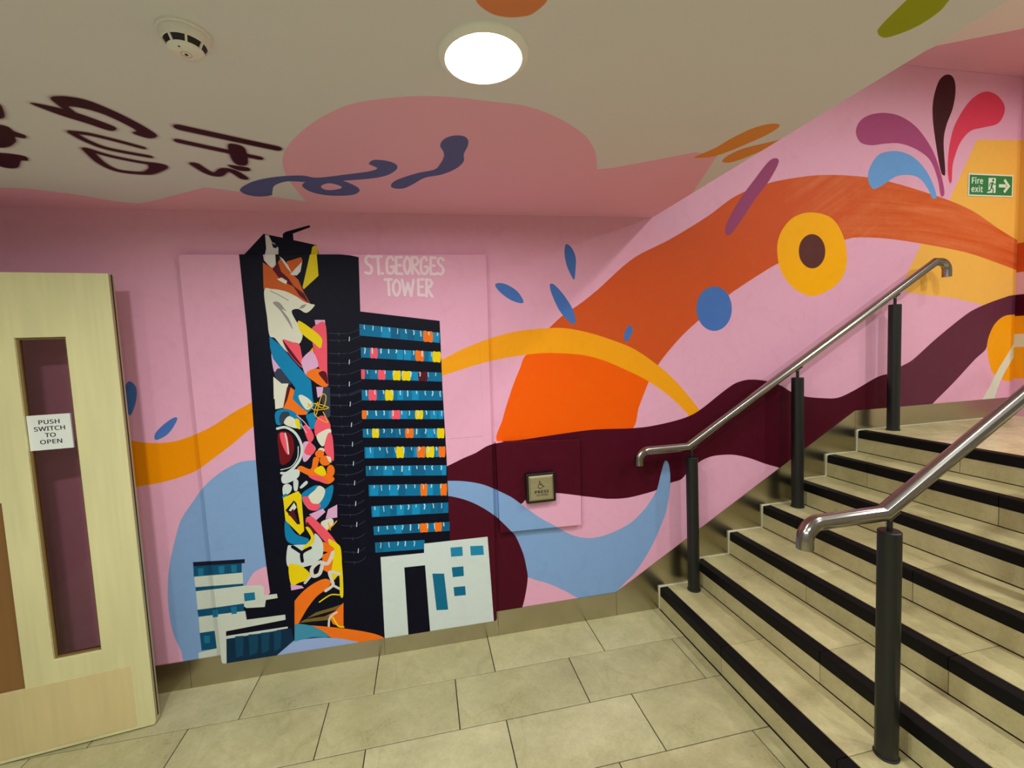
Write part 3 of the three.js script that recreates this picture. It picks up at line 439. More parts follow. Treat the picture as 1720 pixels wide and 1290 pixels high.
  ['p', 'windowcyan', 0, [-36, 935, 12, 931, 6, 874, -38, 878]],
  ['s', 'flame', 0, [-54, 938, -38, 938, -21, 935, -26, 877, -41, 877, -56, 880]],
  ['s', 'flame', 0, [51, 928, 68, 928, 85, 925, 80, 867, 65, 867, 50, 870]],
  ['l', 'tick', 4, [-296, 958, -294, 952, -298, 944]],
  ['l', 'tick', 4, [-258, 955, -260, 949, -258, 927]],
  ['l', 'tick', 4, [-216, 951, -217, 945, -218, 927]],
  ['l', 'tick', 6, [-173, 947, -170, 941, -175, 925]],
  ['l', 'tick', 6, [-132, 944, -132, 938, -131, 927]],
  ['l', 'tick', 5, [-87, 940, -85, 933, -87, 924]],
  ['l', 'tick', 4, [-42, 936, -40, 929, -41, 914]],
  ['l', 'tick', 6, [2, 932, 3, 926, 0, 918]],
  ['l', 'tick', 6, [51, 927, 52, 921, 50, 909]],
  ['p', 'windowblue', 0, [-317, 848, 87, 823, 84, 766, -318, 789]],
  ['p', 'windowcyan', 0, [-309, 844, -275, 842, -280, 789, -311, 791]],
  ['p', 'windowdeep', 0, [-219, 839, -190, 837, -195, 785, -221, 786]],
  ['p', 'windowcyan', 0, [-185, 836, -148, 834, -154, 782, -187, 784]],
  ['p', 'windowcyan', 0, [-106, 832, -65, 829, -70, 777, -108, 779]],
  ['p', 'windowdeep', 0, [-9, 825, 20, 824, 15, 773, -11, 774]],
  ['p', 'windowdeep', 0, [26, 823, 62, 821, 57, 770, 24, 772]],
  ['l', 'tick', 5, [-299, 843, -300, 838, -299, 828]],
  ['l', 'tick', 4, [-254, 841, -255, 835, -254, 813]],
  ['l', 'tick', 5, [-214, 838, -217, 832, -213, 825]],
  ['l', 'tick', 5, [-167, 835, -164, 829, -166, 816]],
  ['l', 'tick', 6, [-126, 833, -123, 826, -128, 810]],
  ['l', 'tick', 4, [-84, 830, -86, 824, -86, 817]],
  ['l', 'tick', 7, [-42, 828, -39, 821, -43, 802]],
  ['l', 'tick', 5, [5, 825, 6, 818, 7, 802]],
  ['l', 'tick', 4, [52, 822, 51, 815, 50, 796]],
  ['p', 'windowblue', 0, [-313, 737, 88, 713, 85, 664, -313, 690]],
  ['p', 'windowcyan', 0, [-201, 727, -167, 725, -172, 683, -202, 685]],
  ['p', 'windowdeep', 0, [-165, 725, -122, 723, -127, 680, -166, 683]],
  ['p', 'windowdeep', 0, [-121, 723, -76, 720, -81, 677, -122, 680]],
  ['p', 'windowdeep', 0, [37, 713, 87, 710, 82, 667, 36, 670]],
  ['s', 'flame', 0, [-69, 720, -48, 721, -28, 718, -32, 674, -51, 674, -70, 677]],
  ['s', 'flame', 0, [9, 716, 27, 716, 45, 714, 41, 670, 24, 669, 8, 671]],
  ['l', 'tick', 5, [-287, 732, -288, 726, -289, 708]],
  ['l', 'tick', 6, [-243, 730, -243, 724, -242, 715]],
  ['l', 'tick', 5, [-203, 727, -205, 722, -202, 710]],
  ['l', 'tick', 6, [-163, 725, -161, 719, -166, 704]],
  ['l', 'tick', 7, [-121, 723, -121, 716, -123, 694]],
  ['l', 'tick', 6, [-78, 720, -77, 714, -80, 697]],
  ['l', 'tick', 6, [-32, 717, -31, 711, -33, 694]],
  ['l', 'tick', 5, [7, 715, 5, 709, 7, 686]],
  ['l', 'tick', 6, [56, 712, 56, 706, 57, 695]],
  ['p', 'windowblue', 0, [-310, 648, -52, 629, -55, 579, -311, 594]],
  ['p', 'windowdeep', 0, [-301, 644, -267, 642, -272, 595, -303, 596]],
  ['l', 'tick', 4, [-282, 643, -281, 636, -284, 616]],
  ['l', 'tick', 4, [-240, 640, -240, 634, -239, 614]],
  ['l', 'tick', 6, [-193, 636, -191, 630, -195, 619]],
  ['l', 'tick', 6, [-154, 634, -154, 627, -156, 610]],
  ['l', 'tick', 5, [-108, 630, -105, 624, -109, 604]],
  ['l', 'linegrey', 3, [-465, 1768, -426, 1764, -379, 1764]],
  ['l', 'linegrey', 3, [-369, 1763, -338, 1774, -306, 1787]],
  ['l', 'linegrey', 4, [-418, 1768, -418, 1755]],
  ['l', 'linegrey', 3, [-467, 1733, -429, 1729, -382, 1728]],
  ['l', 'linegrey', 3, [-372, 1728, -340, 1738, -309, 1751]],
  ['l', 'linegrey', 4, [-421, 1733, -420, 1720]],
  ['l', 'tick', 4, [-367, 1745, -370, 1724]],
  ['l', 'linegrey', 3, [-472, 1666, -433, 1662, -386, 1661]],
  ['l', 'linegrey', 3, [-376, 1661, -345, 1671, -313, 1684]],
  ['l', 'linegrey', 4, [-425, 1666, -425, 1653]],
  ['l', 'linegrey', 3, [-475, 1617, -437, 1612, -390, 1611]],
  ['l', 'linegrey', 3, [-379, 1611, -348, 1621, -316, 1634]],
  ['l', 'linegrey', 4, [-429, 1616, -428, 1603]],
  ['l', 'tick', 4, [-375, 1628, -378, 1606]],
  ['l', 'linegrey', 3, [-479, 1560, -441, 1555, -393, 1554]],
  ['l', 'linegrey', 3, [-383, 1554, -352, 1564, -320, 1576]],
  ['l', 'linegrey', 4, [-432, 1559, -432, 1546]],
  ['l', 'linegrey', 3, [-483, 1504, -445, 1498, -397, 1497]],
  ['l', 'linegrey', 3, [-387, 1497, -356, 1506, -324, 1519]],
  ['l', 'linegrey', 4, [-436, 1502, -436, 1489]],
  ['l', 'tick', 4, [-383, 1514, -385, 1492]],
  ['l', 'linegrey', 3, [-487, 1457, -448, 1452, -400, 1451]],
  ['l', 'linegrey', 3, [-390, 1450, -359, 1460, -327, 1472]],
  ['l', 'linegrey', 4, [-439, 1456, -439, 1443]],
  ['l', 'linegrey', 3, [-483, 1451, -445, 1445, -398, 1444]],
  ['l', 'linegrey', 3, [-389, 1443, -357, 1453, -326, 1465]],
  ['l', 'linegrey', 4, [-436, 1449, -436, 1436]],
  ['l', 'linegrey', 3, [-483, 1401, -444, 1395, -398, 1393]],
  ['l', 'linegrey', 3, [-389, 1393, -359, 1402, -328, 1415]],
  ['l', 'linegrey', 4, [-435, 1399, -435, 1386]],
  ['l', 'tick', 4, [-385, 1410, -388, 1388]],
  ['l', 'linegrey', 3, [-482, 1343, -443, 1337, -398, 1335]],
  ['l', 'linegrey', 3, [-390, 1335, -360, 1344, -331, 1357]],
  ['l', 'linegrey', 4, [-435, 1341, -434, 1328]],
  ['l', 'linegrey', 3, [-481, 1292, -442, 1286, -398, 1285]],
  ['l', 'linegrey', 3, [-391, 1284, -361, 1293, -333, 1306]],
  ['l', 'linegrey', 4, [-434, 1290, -433, 1277]],
  ['l', 'tick', 4, [-386, 1301, -389, 1280]],
  ['l', 'linegrey', 3, [-480, 1249, -441, 1243, -398, 1241]],
  ['l', 'linegrey', 3, [-392, 1240, -362, 1250, -335, 1262]],
  ['l', 'linegrey', 4, [-433, 1247, -433, 1233]],
  ['l', 'linegrey', 3, [-480, 1191, -440, 1185, -398, 1182]],
  ['l', 'linegrey', 3, [-393, 1182, -364, 1191, -337, 1204]],
  ['l', 'linegrey', 4, [-432, 1188, -432, 1175]],
  ['l', 'tick', 4, [-388, 1199, -391, 1177]],
  ['l', 'linegrey', 3, [-479, 1140, -440, 1133, -398, 1131]],
  ['l', 'linegrey', 3, [-394, 1131, -365, 1140, -339, 1152]],
  ['l', 'linegrey', 4, [-431, 1137, -431, 1124]],
  ['l', 'linegrey', 3, [-478, 1088, -439, 1082, -398, 1079]],
  ['l', 'linegrey', 3, [-394, 1079, -366, 1088, -341, 1101]],
  ['l', 'linegrey', 4, [-430, 1085, -430, 1072]],
  ['l', 'tick', 4, [-390, 1096, -393, 1075]],
  ['l', 'linegrey', 3, [-477, 1037, -438, 1030, -398, 1028]],
  ['l', 'linegrey', 3, [-395, 1028, -367, 1037, -343, 1049]],
  ['l', 'linegrey', 4, [-429, 1034, -429, 1021]],
  ['l', 'linegrey', 3, [-476, 986, -437, 979, -398, 976]],
  ['l', 'linegrey', 3, [-396, 976, -369, 985, -345, 997]],
  ['l', 'linegrey', 4, [-429, 982, -428, 969]],
  ['l', 'tick', 4, [-391, 993, -394, 971]],
  ['l', 'linegrey', 3, [-476, 926, -436, 919, -398, 916]],
  ['l', 'linegrey', 3, [-397, 916, -370, 925, -347, 938]],
  ['l', 'linegrey', 4, [-428, 923, -427, 909]],
  ['l', 'linegrey', 3, [-475, 875, -435, 867, -398, 864]],
  ['l', 'linegrey', 3, [-398, 864, -371, 873, -350, 886]],
  ['l', 'linegrey', 4, [-427, 871, -426, 857]],
  ['l', 'tick', 4, [-393, 882, -396, 860]],
  ['l', 'linegrey', 3, [-474, 822, -435, 815, -398, 812]],
  ['l', 'linegrey', 3, [-399, 812, -372, 821, -352, 834]],
  ['l', 'linegrey', 4, [-426, 818, -425, 805]],
  ['l', 'linegrey', 3, [-473, 763, -434, 755, -398, 752]],
  ['l', 'linegrey', 3, [-400, 752, -374, 761, -354, 774]],
  ['l', 'linegrey', 4, [-425, 758, -425, 745]],
  ['l', 'tick', 4, [-395, 770, -398, 747]],
  ['l', 'linegrey', 3, [-472, 695, -432, 687, -397, 684]],
  ['l', 'linegrey', 3, [-401, 685, -375, 693, -357, 706]],
  ['l', 'linegrey', 4, [-424, 691, -423, 677]],
  ['l', 'linegrey', 3, [-471, 620, -431, 612, -397, 608]],
  ['l', 'linegrey', 3, [-402, 609, -377, 618, -360, 631]],
  ['l', 'linegrey', 4, [-423, 615, -422, 601]],
  ['l', 'tick', 4, [-397, 627, -400, 604]],
  ['l', 'linegrey', 3, [-470, 565, -430, 557, -397, 554]],
  ['l', 'linegrey', 3, [-403, 554, -378, 563, -362, 576]],
  ['l', 'linegrey', 4, [-422, 560, -421, 546]],
  ['p', 'navy', 0, [-975, 404, -870, 387, -867, 425, -840, 454, -727, 437, -746, 180, -784, 277, -967, 320]],
  ['p', 'darkslate', 0, [-1177, 661, -946, 645, -948, 626, -1177, 639]],
  ['p', 'tealdark', 0, [-1177, 640, -962, 626, -966, 575, -1180, 586]],
  ['p', 'offwhite', 0, [-1180, 587, -961, 577, -963, 518, -1177, 532]],
  ['p', 'tealdark', 0, [-1177, 533, -963, 519, -964, 506, -1177, 511]],
  ['p', 'offwhite', 0, [-1177, 512, -964, 508, -885, 500, -870, 490, -872, 443, -811, 442, -809, 420, -865, 418, -873, 382, -957, 390, -970, 402, -969, 417, -1178, 414]],
  ['p', 'tealmid', 0, [-963, 468, -915, 466, -914, 427, -963, 427]],
  ['p', 'tealdark', 0, [-1179, 415, -968, 414, -971, 370, -1176, 378]],
  ['p', 'offwhite', 0, [-1176, 379, -965, 375, -962, 328, -780, 325, -780, 291, -1060, 278, -1073, 115, -1081, 107, -1104, 112, -1115, 158, -1115, 294, -1179, 292]],
  ['p', 'navy', 0, [-1060, 283, -779, 297, -762, 276, -773, 258, -1062, 259]],
  ['p', 'offwhite', 0, [-1062, 259, -773, 259, -773, 250, -1063, 245]],
  ['p', 'tealdeep', 0, [-1062, 242, -756, 245, -749, 181, -841, 111, -1071, 112]],
  ['p', 'tealsoft', 0, [-1021, 249, -983, 246, -994, 144, -1026, 136]],
  ['p', 'tealsoft', 0, [-959, 248, -915, 244, -926, 145, -963, 136]],
  ['p', 'tealsoft', 0, [-900, 247, -861, 244, -871, 148, -905, 137]],
  ['p', 'tealsoft', 0, [-841, 246, -805, 243, -815, 151, -845, 138]],
  ['p', 'tealdark', 0, [-1178, 295, -1113, 295, -1111, 201, -1177, 204]],
  ['p', 'offwhite', 0, [-1192, 194, -1111, 201, -1109, 148, -1195, 154]],
  ['p', 'tealmid', 0, [-1160, 627, -1136, 626, -1138, 590, -1160, 591]],
  ['p', 'tealmid', 0, [-1067, 624, -1042, 623, -1044, 587, -1067, 588]],
  ['p', 'tealmid', 0, [-1010, 622, -986, 620, -988, 584, -1010, 585]],
  ['p', 'tealmid', 0, [-1113, 404, -1089, 402, -1091, 366, -1113, 367]],
  ['p', 'tealmid', 0, [-1028, 407, -1003, 405, -1005, 368, -1028, 370]],
  ['p', 'tealmid', 0, [-1161, 276, -1137, 274, -1139, 237, -1162, 239]],
  ['p', 'whitepaint', 0, [-287, 565, -58, 557, -55, 609, 294, 603, 306, 105, -56, 106, -294, 108]],
  ['p', 'navy', 0, [-167, 490, -58, 487, -52, 105, -168, 106]],
  ['p', 'tealwin', 0, [86, 567, 150, 564, 150, 513, 87, 516]],
  ['p', 'tealwin', 0, [195, 561, 266, 555, 268, 503, 196, 508]],
  ['p', 'tealwin2', 0, [87, 454, 150, 451, 150, 397, 90, 399]],
  ['p', 'tealwin2', 0, [91, 340, 154, 336, 155, 285, 93, 289]],
  ['p', 'tealwin2', 0, [-20, 434, 42, 425, 53, 217, -9, 224]],
  ['l', 'letter', 14, [-228, 2148, -245, 2155, -261, 2139, -257, 2118, -238, 2101, -236, 2079, -247, 2066, -267, 2071]],
  ['l', 'letter', 14, [-125, 2135, -135, 2150, -153, 2139, -159, 2104, -157, 2072, -140, 2065, -127, 2075, -124, 2098, -138, 2099]],
  ['l', 'letter', 14, [46, 2133, 38, 2148, 21, 2137, 14, 2103, 17, 2070, 33, 2062, 46, 2074, 49, 2097, 35, 2098]],
  ['l', 'letter', 14, [134, 2133, 120, 2144, 105, 2131, 108, 2113, 126, 2095, 129, 2073, 116, 2059, 98, 2065]],
  ['l', 'letter', 14, [-53, 2149, -68, 2128, -71, 2092, -58, 2063, -42, 2092, -41, 2128, -53, 2149, -62, 2139]],
  ['l', 'letter', 14, [-114, 2031, -131, 2011, -133, 1976, -119, 1952, -102, 1975, -100, 2011, -114, 2031, -125, 2020]],
  ['k', 'letter', 14, [-221, 2151, -183, 2152]],
  ['k', 'letter', 14, [-201, 2151, -201, 2063]],
  ['k', 'letter', 14, [-185, 2066, -182, 2066]],
  ['k', 'letter', 14, [-81, 2148, -110, 2148, -114, 2064, -84, 2063]],
  ['k', 'letter', 14, [-111, 2107, -89, 2107]],
  ['k', 'letter', 14, [-31, 2064, -29, 2148, -5, 2146, 3, 2128, -7, 2109, -27, 2105, 2, 2061]],
  ['k', 'letter', 14, [93, 2145, 67, 2146, 63, 2061, 91, 2060]],
  ['k', 'letter', 14, [65, 2104, 86, 2104]],
  ['k', 'letter', 14, [-173, 2034, -139, 2035]],
  ['k', 'letter', 14, [-156, 2034, -156, 1955]],
  ['k', 'letter', 14, [-86, 2032, -77, 1953, -58, 2014, -45, 1949, -28, 2031]],
  ['k', 'letter', 14, [24, 2033, -4, 2033, -6, 1952, 23, 1951]],
  ['k', 'letter', 14, [-5, 1995, 17, 1995]],
  ['k', 'letter', 14, [34, 1945, 39, 2033, 60, 2029, 67, 2012, 54, 1993, 38, 1989, 64, 1943]],
];
const BOX_PAINT = [
  ['s', 'burgundy', 0, [-9, 996, 92, 1025, 182, 1060, 252, 1084, 350, 1125, 552, 1137, 759, 1151, 952, 1159, 1172, 1149, 1308, 1152, 1482, 1175, 1588, 1204, 1673, 1249, 1773, 1314, 1872, 1371, 1949, 1391, 2028, 1390, 2128, 1371, 2211, 1342, 2298, 1291, 2398, 1260, 2516, 1243, 2640, 1237, 2763, 1274, 2953, 1354, 3056, 1377, 3158, 1419, 3253, 1459, 3420, 1575, 3580, 1678, 3740, 1768, 3896, 1821, 4045, 1860, 4139, 1874, 4457, 1886, 4468, 1680, 4236, 1725, 4117, 1738, 4034, 1726, 3957, 1670, 3907, 1567, 3885, 1501, 3790, 1434, 3598, 1277, 3431, 1152, 3243, 987, 2612, 717, 2245, 793, 2192, 818, 2093, 852, 1979, 898, 1877, 927, 1779, 936, 1701, 933, 1625, 907, 1547, 853, 1498, 810, 1427, 795, 1331, 761, 1241, 745, 1137, 734, 1027, 741, 928, 762, 853, 778, 705, 810, 618, 809, 526, 791, 491, 771, 437, 816, 358, 864, 283, 903, 194, 929, 91, 943, -12, 947]],
  ['s', 'sky', 0, [20, 937, 91, 943, 194, 929, 283, 903, 358, 864, 437, 816, 491, 771, 595, 681, 687, 618, 780, 553, 876, 520, 975, 518, 1076, 543, 1167, 581, 1238, 636, 1297, 700, 1339, 766, 1364, 850, 1389, 924, 1401, 934, 1414, 921, 1425, 865, 1425, 789, 1413, 704, 1394, 618, 1362, 547, 1314, 452, 1242, 342, 1170, 259, 1122, 221, 1016, 137, 920, 119, 820, 161, 745, 213, 642, 277, 558, 314, 513, 334, 457, 324, 356, 392, 260, 510, 136, 696, 13, 812]],
  ['s', 'burgundy', 0, [16, 871, 86, 860, 189, 823, 285, 764, 360, 698, 428, 619, 457, 579, 493, 478, 509, 391, 513, 334, 499, 247, 474, 162, 439, 96, 203, 65, -59, 111, -92, 658]],
];
const CEILING_PAINT = [
  ['p', 'ceilpink', 0, [757, 620, 829, 645, 969, 732, 1095, 813, 1203, 803, 1390, 322, 1395, 103, 1384, -29, 326, -17, -864, -42, -1852, -45, -2293, -55, -2042, 207, -1630, 238, -1536, 232, -1406, 174, -1310, 96, -1231, 74, -1144, 119, -977, 226, -863, 297, -803, 278, -705, 234, -501, 149]],
  ['s', 'ceilpink', 0, [-484, 35, -500, 153, -504, 319, -501, 452, -475, 587, -434, 690, -352, 819, -253, 934, -165, 1005, -71, 1043, 33, 1068, 138, 1074, 247, 1065, 339, 1057, 426, 1025, 529, 961, 620, 880, 700, 761, 767, 603, 821, 388, 615, 165, 10, 64]],
  ['s', 'ceilblue', 0, [-731, 288, -653, 375, -551, 433, -444, 457, -384, 440, -262, 484, -172, 521, -136, 553, -148, 574, -163, 595, -142, 628, -98, 627, -63, 598, -65, 548, -110, 485, -180, 448, -292, 417, -403, 395, -451, 391, -518, 391, -580, 341, -612, 267, -631, 222, -693, 203, -733, 230]],
  ['s', 'ceilblue', 0, [-466, 350, -423, 409, -372, 432, -303, 425, -244, 353, -243, 294, -290, 246, -386, 239, -449, 279]],
  ['s', 'ceilpink', 0, [-389, 351, -352, 383, -316, 362, -311, 334, -352, 308, -386, 314]],
  ['s', 'ceilblue', 0, [-89, 351, -93, 393, -62, 448, 19, 520, 87, 561, 110, 620, 121, 685, 117, 725, 104, 771, 115, 819, 146, 847, 180, 847, 198, 819, 200, 772, 192, 712, 197, 649, 173, 581, 119, 517, 48, 476, -3, 400, -47, 348]],
  ['s', 'ceilorange', 0, [155, 1438, 162, 1428, 179, 1414, 200, 1404, 224, 1401, 247, 1403, 277, 1413, 293, 1431, 305, 1456, 305, 1491, 272, 1518, 216, 1521, 165, 1500, 148, 1465]],
  ['s', 'green', 0, [1157, 1478, 1141, 1500, 1125, 1552, 1115, 1602, 1126, 1645, 1163, 1658, 1204, 1626, 1219, 1587, 1236, 1556, 1237, 1513, 1219, 1481, 1194, 1464]],
  ['s', 'tan', 0, [1121, 774, 1154, 855, 1164, 927, 1187, 1001, 1224, 1041, 1265, 1045, 1283, 1020, 1279, 966, 1254, 894, 1227, 831, 1193, 786, 1147, 771]],
  ['s', 'tan', 0, [1262, 754, 1254, 810, 1276, 867, 1326, 912, 1369, 950, 1389, 987, 1405, 899, 1375, 882, 1347, 808, 1320, 753, 1292, 739]],
  ['l', 'spray', 36, [-710, 810, -633, 773, -549, 732, -466, 694]],
  ['l', 'spray', 29, [-759, 716, -675, 671, -551, 608]],
  ['s', 'spray', 0, [-617, 697, -593, 711, -573, 679, -610, 553, -645, 542, -647, 588]],
  ['s', 'spray', 0, [-681, 535, -655, 530, -620, 516, -625, 490, -657, 488, -676, 511]],
  ['l', 'spray', 33, [-796, 531, -784, 462, -760, 438, -712, 488, -684, 472, -672, 414]],
  ['s', 'spray', 0, [-964, 940, -940, 952, -904, 951, -873, 934, -842, 883, -822, 831, -810, 785, -809, 748, -838, 728, -860, 742, -869, 760, -849, 775, -857, 815, -881, 868, -916, 898, -950, 903, -955, 870, -970, 874, -970, 909]],
  ['s', 'spray', 0, [-1034, 909, -989, 894, -951, 865, -924, 831, -901, 793, -911, 774, -931, 770, -963, 809, -993, 839, -1018, 873]],
  ['l', 'spray', 20, [-1045, 745, -1004, 737, -951, 700, -900, 655]],
  ['l', 'spray', 22, [-1048, 738, -1041, 687, -1012, 635, -917, 585]],
  ['l', 'spray', 22, [-1081, 625, -1045, 580, -984, 540, -934, 519]],
  ['l', 'spray', 26, [-1083, 622, -1107, 519, -1097, 453, -1045, 432, -991, 440, -918, 500]],
  ['s', 'spray', 0, [-946, 531, -902, 518, -912, 487, -967, 442, -1005, 421, -1012, 439, -973, 481]],
  ['s', 'spray', 0, [-1121, 901, -1124, 883, -1161, 826, -1188, 810, -1202, 821, -1149, 888]],
  ['s', 'spray', 0, [-1246, 767, -1214, 771, -1202, 760, -1208, 733, -1197, 707, -1216, 689, -1233, 697, -1258, 662, -1310, 621, -1344, 617, -1325, 668]],
  ['s', 'spray', 0, [-1401, 572, -1372, 568, -1343, 564, -1316, 547, -1335, 514, -1356, 512, -1410, 452, -1448, 441, -1463, 467, -1460, 499]],
];
const UPPER_PAINT = [
  ['p', 'pink', 0, [3090, -80, 3128, 22, 3183, 178, 3549, 372, 3938, 596, 5427, -73, 3192, -12, 3209, -96]],
];
function outline(g, kind, v, fx, fy) {
  const n = v.length / 2, X = (i) => fx(v[((i % n + n) % n) * 2]), Y = (i) => fy(v[((i % n + n) % n) * 2 + 1]);
  g.beginPath(); g.moveTo(X(0), Y(0));
  if (kind === 'p' || kind === 'k') { for (let i = 1; i < n; i++) g.lineTo(X(i), Y(i)); if (kind === 'p') g.closePath(); return; }
  const open = kind === 'l', last = open ? n - 1 : n;
  for (let i = 0; i < last; i++) {
    const a = open ? Math.max(0, i - 1) : i - 1, d = open ? Math.min(n - 1, i + 2) : i + 2;
    g.bezierCurveTo(X(i) + (X(i + 1) - X(a)) / 6, Y(i) + (Y(i + 1) - Y(a)) / 6, X(i + 1) - (X(d) - X(i)) / 6, Y(i + 1) - (Y(d) - Y(i)) / 6, X(i + 1), Y(i + 1));
  }
  if (!open) g.closePath();
}
function paintCanvas(x0, x1, y0, y1, density, ground, list, flip, extra, streaks = 0.007) {
  const cv = document.createElement('canvas'); cv.width = Math.min(2048, Math.round((x1 - x0) * density)); cv.height = Math.min(2048, Math.round((y1 - y0) * density));
  const g = cv.getContext('2d'), sx = cv.width / (x1 - x0) / 1000, sy = cv.height / (y1 - y0) / 1000;
  const fx = (x) => (x - x0 * 1000) * sx, fy = flip ? (y) => (y - y0 * 1000) * sy : (y) => (y1 * 1000 - y) * sy;
  g.fillStyle = ground; g.fillRect(0, 0, cv.width, cv.height);
  g.lineCap = 'round'; g.lineJoin = 'round';
  if (extra) extra(g, fx, fy, sx, 0);
  for (const [kind, color, w, v] of list) {
    const paint = PAINT[color];
    g.fillStyle = g.strokeStyle = paint;
    if (color === 'spray') { g.shadowColor = paint; g.shadowBlur = 7; } else g.shadowBlur = 0;
    outline(g, kind, v, fx, fy);
    if (kind === 'l' || kind === 'k') { g.lineWidth = Math.max(1, w * sx); g.stroke(); } else { g.fill(); g.shadowBlur = 0; g.lineWidth = 1.2; g.stroke(); }
    if (color === 'arc' && extra) extra(g, fx, fy, sx, 1);
  }
  g.shadowBlur = 0;
  for (let i = 0, n = 420 * (x1 - x0) * (y1 - y0); i < n; i++) {        // roller and brush streaks, lighter and darker than the coat below
    const x = rnd() * cv.width, y = rnd() * cv.height, l = (20 + rnd() * 160) * sx, a = rnd() * Math.PI;
    g.strokeStyle = rnd() < 0.5 ? `rgba(255,255,255,${streaks})` : `rgba(0,0,0,${streaks})`; g.lineWidth = (6 + rnd() * 30) * sx;
    g.beginPath(); g.moveTo(x, y); g.lineTo(x + Math.cos(a) * l, y + Math.sin(a) * l); g.stroke();
  }
  const t = new THREE.CanvasTexture(cv); t.colorSpace = THREE.SRGBColorSpace; t.wrapS = t.wrapT = THREE.ClampToEdgeWrapping; return t;
}
function arcBrushwork(g, fx, fy, s, when) {   // brush streaks over the orange arc, rust midway and salmon towards the right
  if (!when) return;
  g.save(); g.clip();
  const hues = [['#d65a28', 1700, 3000, 1700, 2700], ['#f08c64', 2250, 4400, 1900, 2900]];
  for (const [hue, xa, xb, ya, yb] of hues) for (let i = 0; i < 900; i++) {
    const x = xa + rnd() * (xb - xa), y = ya + rnd() * (yb - ya), l = 300 + rnd() * 500, a = x < 1500 ? -1.1 : x < 2600 ? -0.55 : 0.15 + (x - 3300) / 4000;
    g.globalAlpha = 0.05; g.strokeStyle = hue; g.lineCap = 'butt'; g.lineWidth = (8 + rnd() * 40) * s;
    g.beginPath(); g.moveTo(fx(x), fy(y)); g.lineTo(fx(x + Math.cos(a) * l), fy(y - Math.sin(a) * l)); g.stroke();
  }
  g.globalAlpha = 1; g.restore();
}
// ------------------------------------------------------------------ materials
const std = (o) => new THREE.MeshStandardMaterial(o);
const painted = (map, rx, ry) => new THREE.MeshPhysicalMaterial({ map, roughness: 0.5, specularIntensity: 0.25, bumpMap: repeated(stipple, rx, ry), bumpScale: 0.0005 });
const M = {
  plaster: std({ color: PAINT.white, roughness: 0.85, bumpMap: stipple, bumpScale: 0.0004 }),
  pinkWall: std({ color: PAINT.pink, roughness: 0.7 }),
  cream: std({ color: '#9c9791', roughness: 0.8 }),  // unseen walls, toned darker grey to cut bounce light
  grout: std({ color: '#2c261c', roughness: 0.95 }),
  concrete: std({ color: '#3a352c', roughness: 0.95 }),
  nosing: new THREE.MeshPhysicalMaterial({ color: '#070607', specularIntensity: 0.4, roughness: 0.55, bumpMap: repeated(coatBump, 8, 8), bumpScale: 0.0004 }),
  sealant: std({ color: '#e4e0c8', roughness: 0.6 }),
  steel: new THREE.MeshPhysicalMaterial({ color: '#99958f', metalness: 1, roughness: 0.21 }),
  sheetSteel: std({ color: '#b9b29c', metalness: 1, roughness: 0.27 }),
  post: std({ color: '#121514', roughness: 0.42, bumpMap: repeated(coatBump, 2, 12), bumpScale: 0.0003 }),
  postFoot: std({ color: '#1a1a18', roughness: 0.7 }),
  door: std({ color: '#e1dba6', roughness: 0.5, map: repeated(grain, 1.2, 1.2) }),
  kick: std({ color: '#dac892', roughness: 0.5, map: repeated(grain, 1.2, 1.2) }),
  doorEdge: std({ color: '#b8aa82', roughness: 0.6 }),
  veneer: std({ color: '#8a6234', roughness: 0.5, map: repeated(grain, 1.6, 0.8) }),
  bead: std({ color: '#7a6136', roughness: 0.5 }),
  seal: std({ color: '#1d1b18', roughness: 0.8 }),
  glass: new THREE.MeshPhysicalMaterial({ color: '#c9b8bc', transmission: 1, thickness: 0, roughness: 0.04, ior: 1.5 }),
  whitePlastic: std({ color: '#e8e6e2', roughness: 0.32 }),
  black: std({ color: '#0c0c0d', roughness: 0.35 }),
  trim: std({ color: '#f4f6f4', roughness: 0.4 }),
  glow: std({ color: '#ffffff', emissive: '#ffffff', emissiveIntensity: 6, roughness: 0.6 }),
};
const stoneTones = [[0.60, 0.575, 0.352], [0.568, 0.55, 0.335], [0.628, 0.602, 0.375], [0.548, 0.525, 0.315], [0.61, 0.59, 0.378]];
const stone = (rough, tones) => tones.map(([r, g, b], i) => {
  const o = [i * 0.37, i * 0.21], m = std({ roughness: rough, map: repeated(stoneMap, 0.83, 0.83, ...o), roughnessMap: repeated(stoneRough, 0.83, 0.83, ...o), bumpMap: repeated(stoneRough, 0.83, 0.83, ...o), bumpScale: 0.0004 });
  m.color.setRGB(r, g, b); return m;
});
const floorStone = stone(0.85, stoneTones), stairStone = stone(0.8, stoneTones.map(([r, g, b]) => [r * 1.1, g * 1.07, b * 1.02])), landingStone = stone(0.42, stoneTones.map(([r, g, b]) => [r * 1.36, g * 1.3, b * 1.32]));

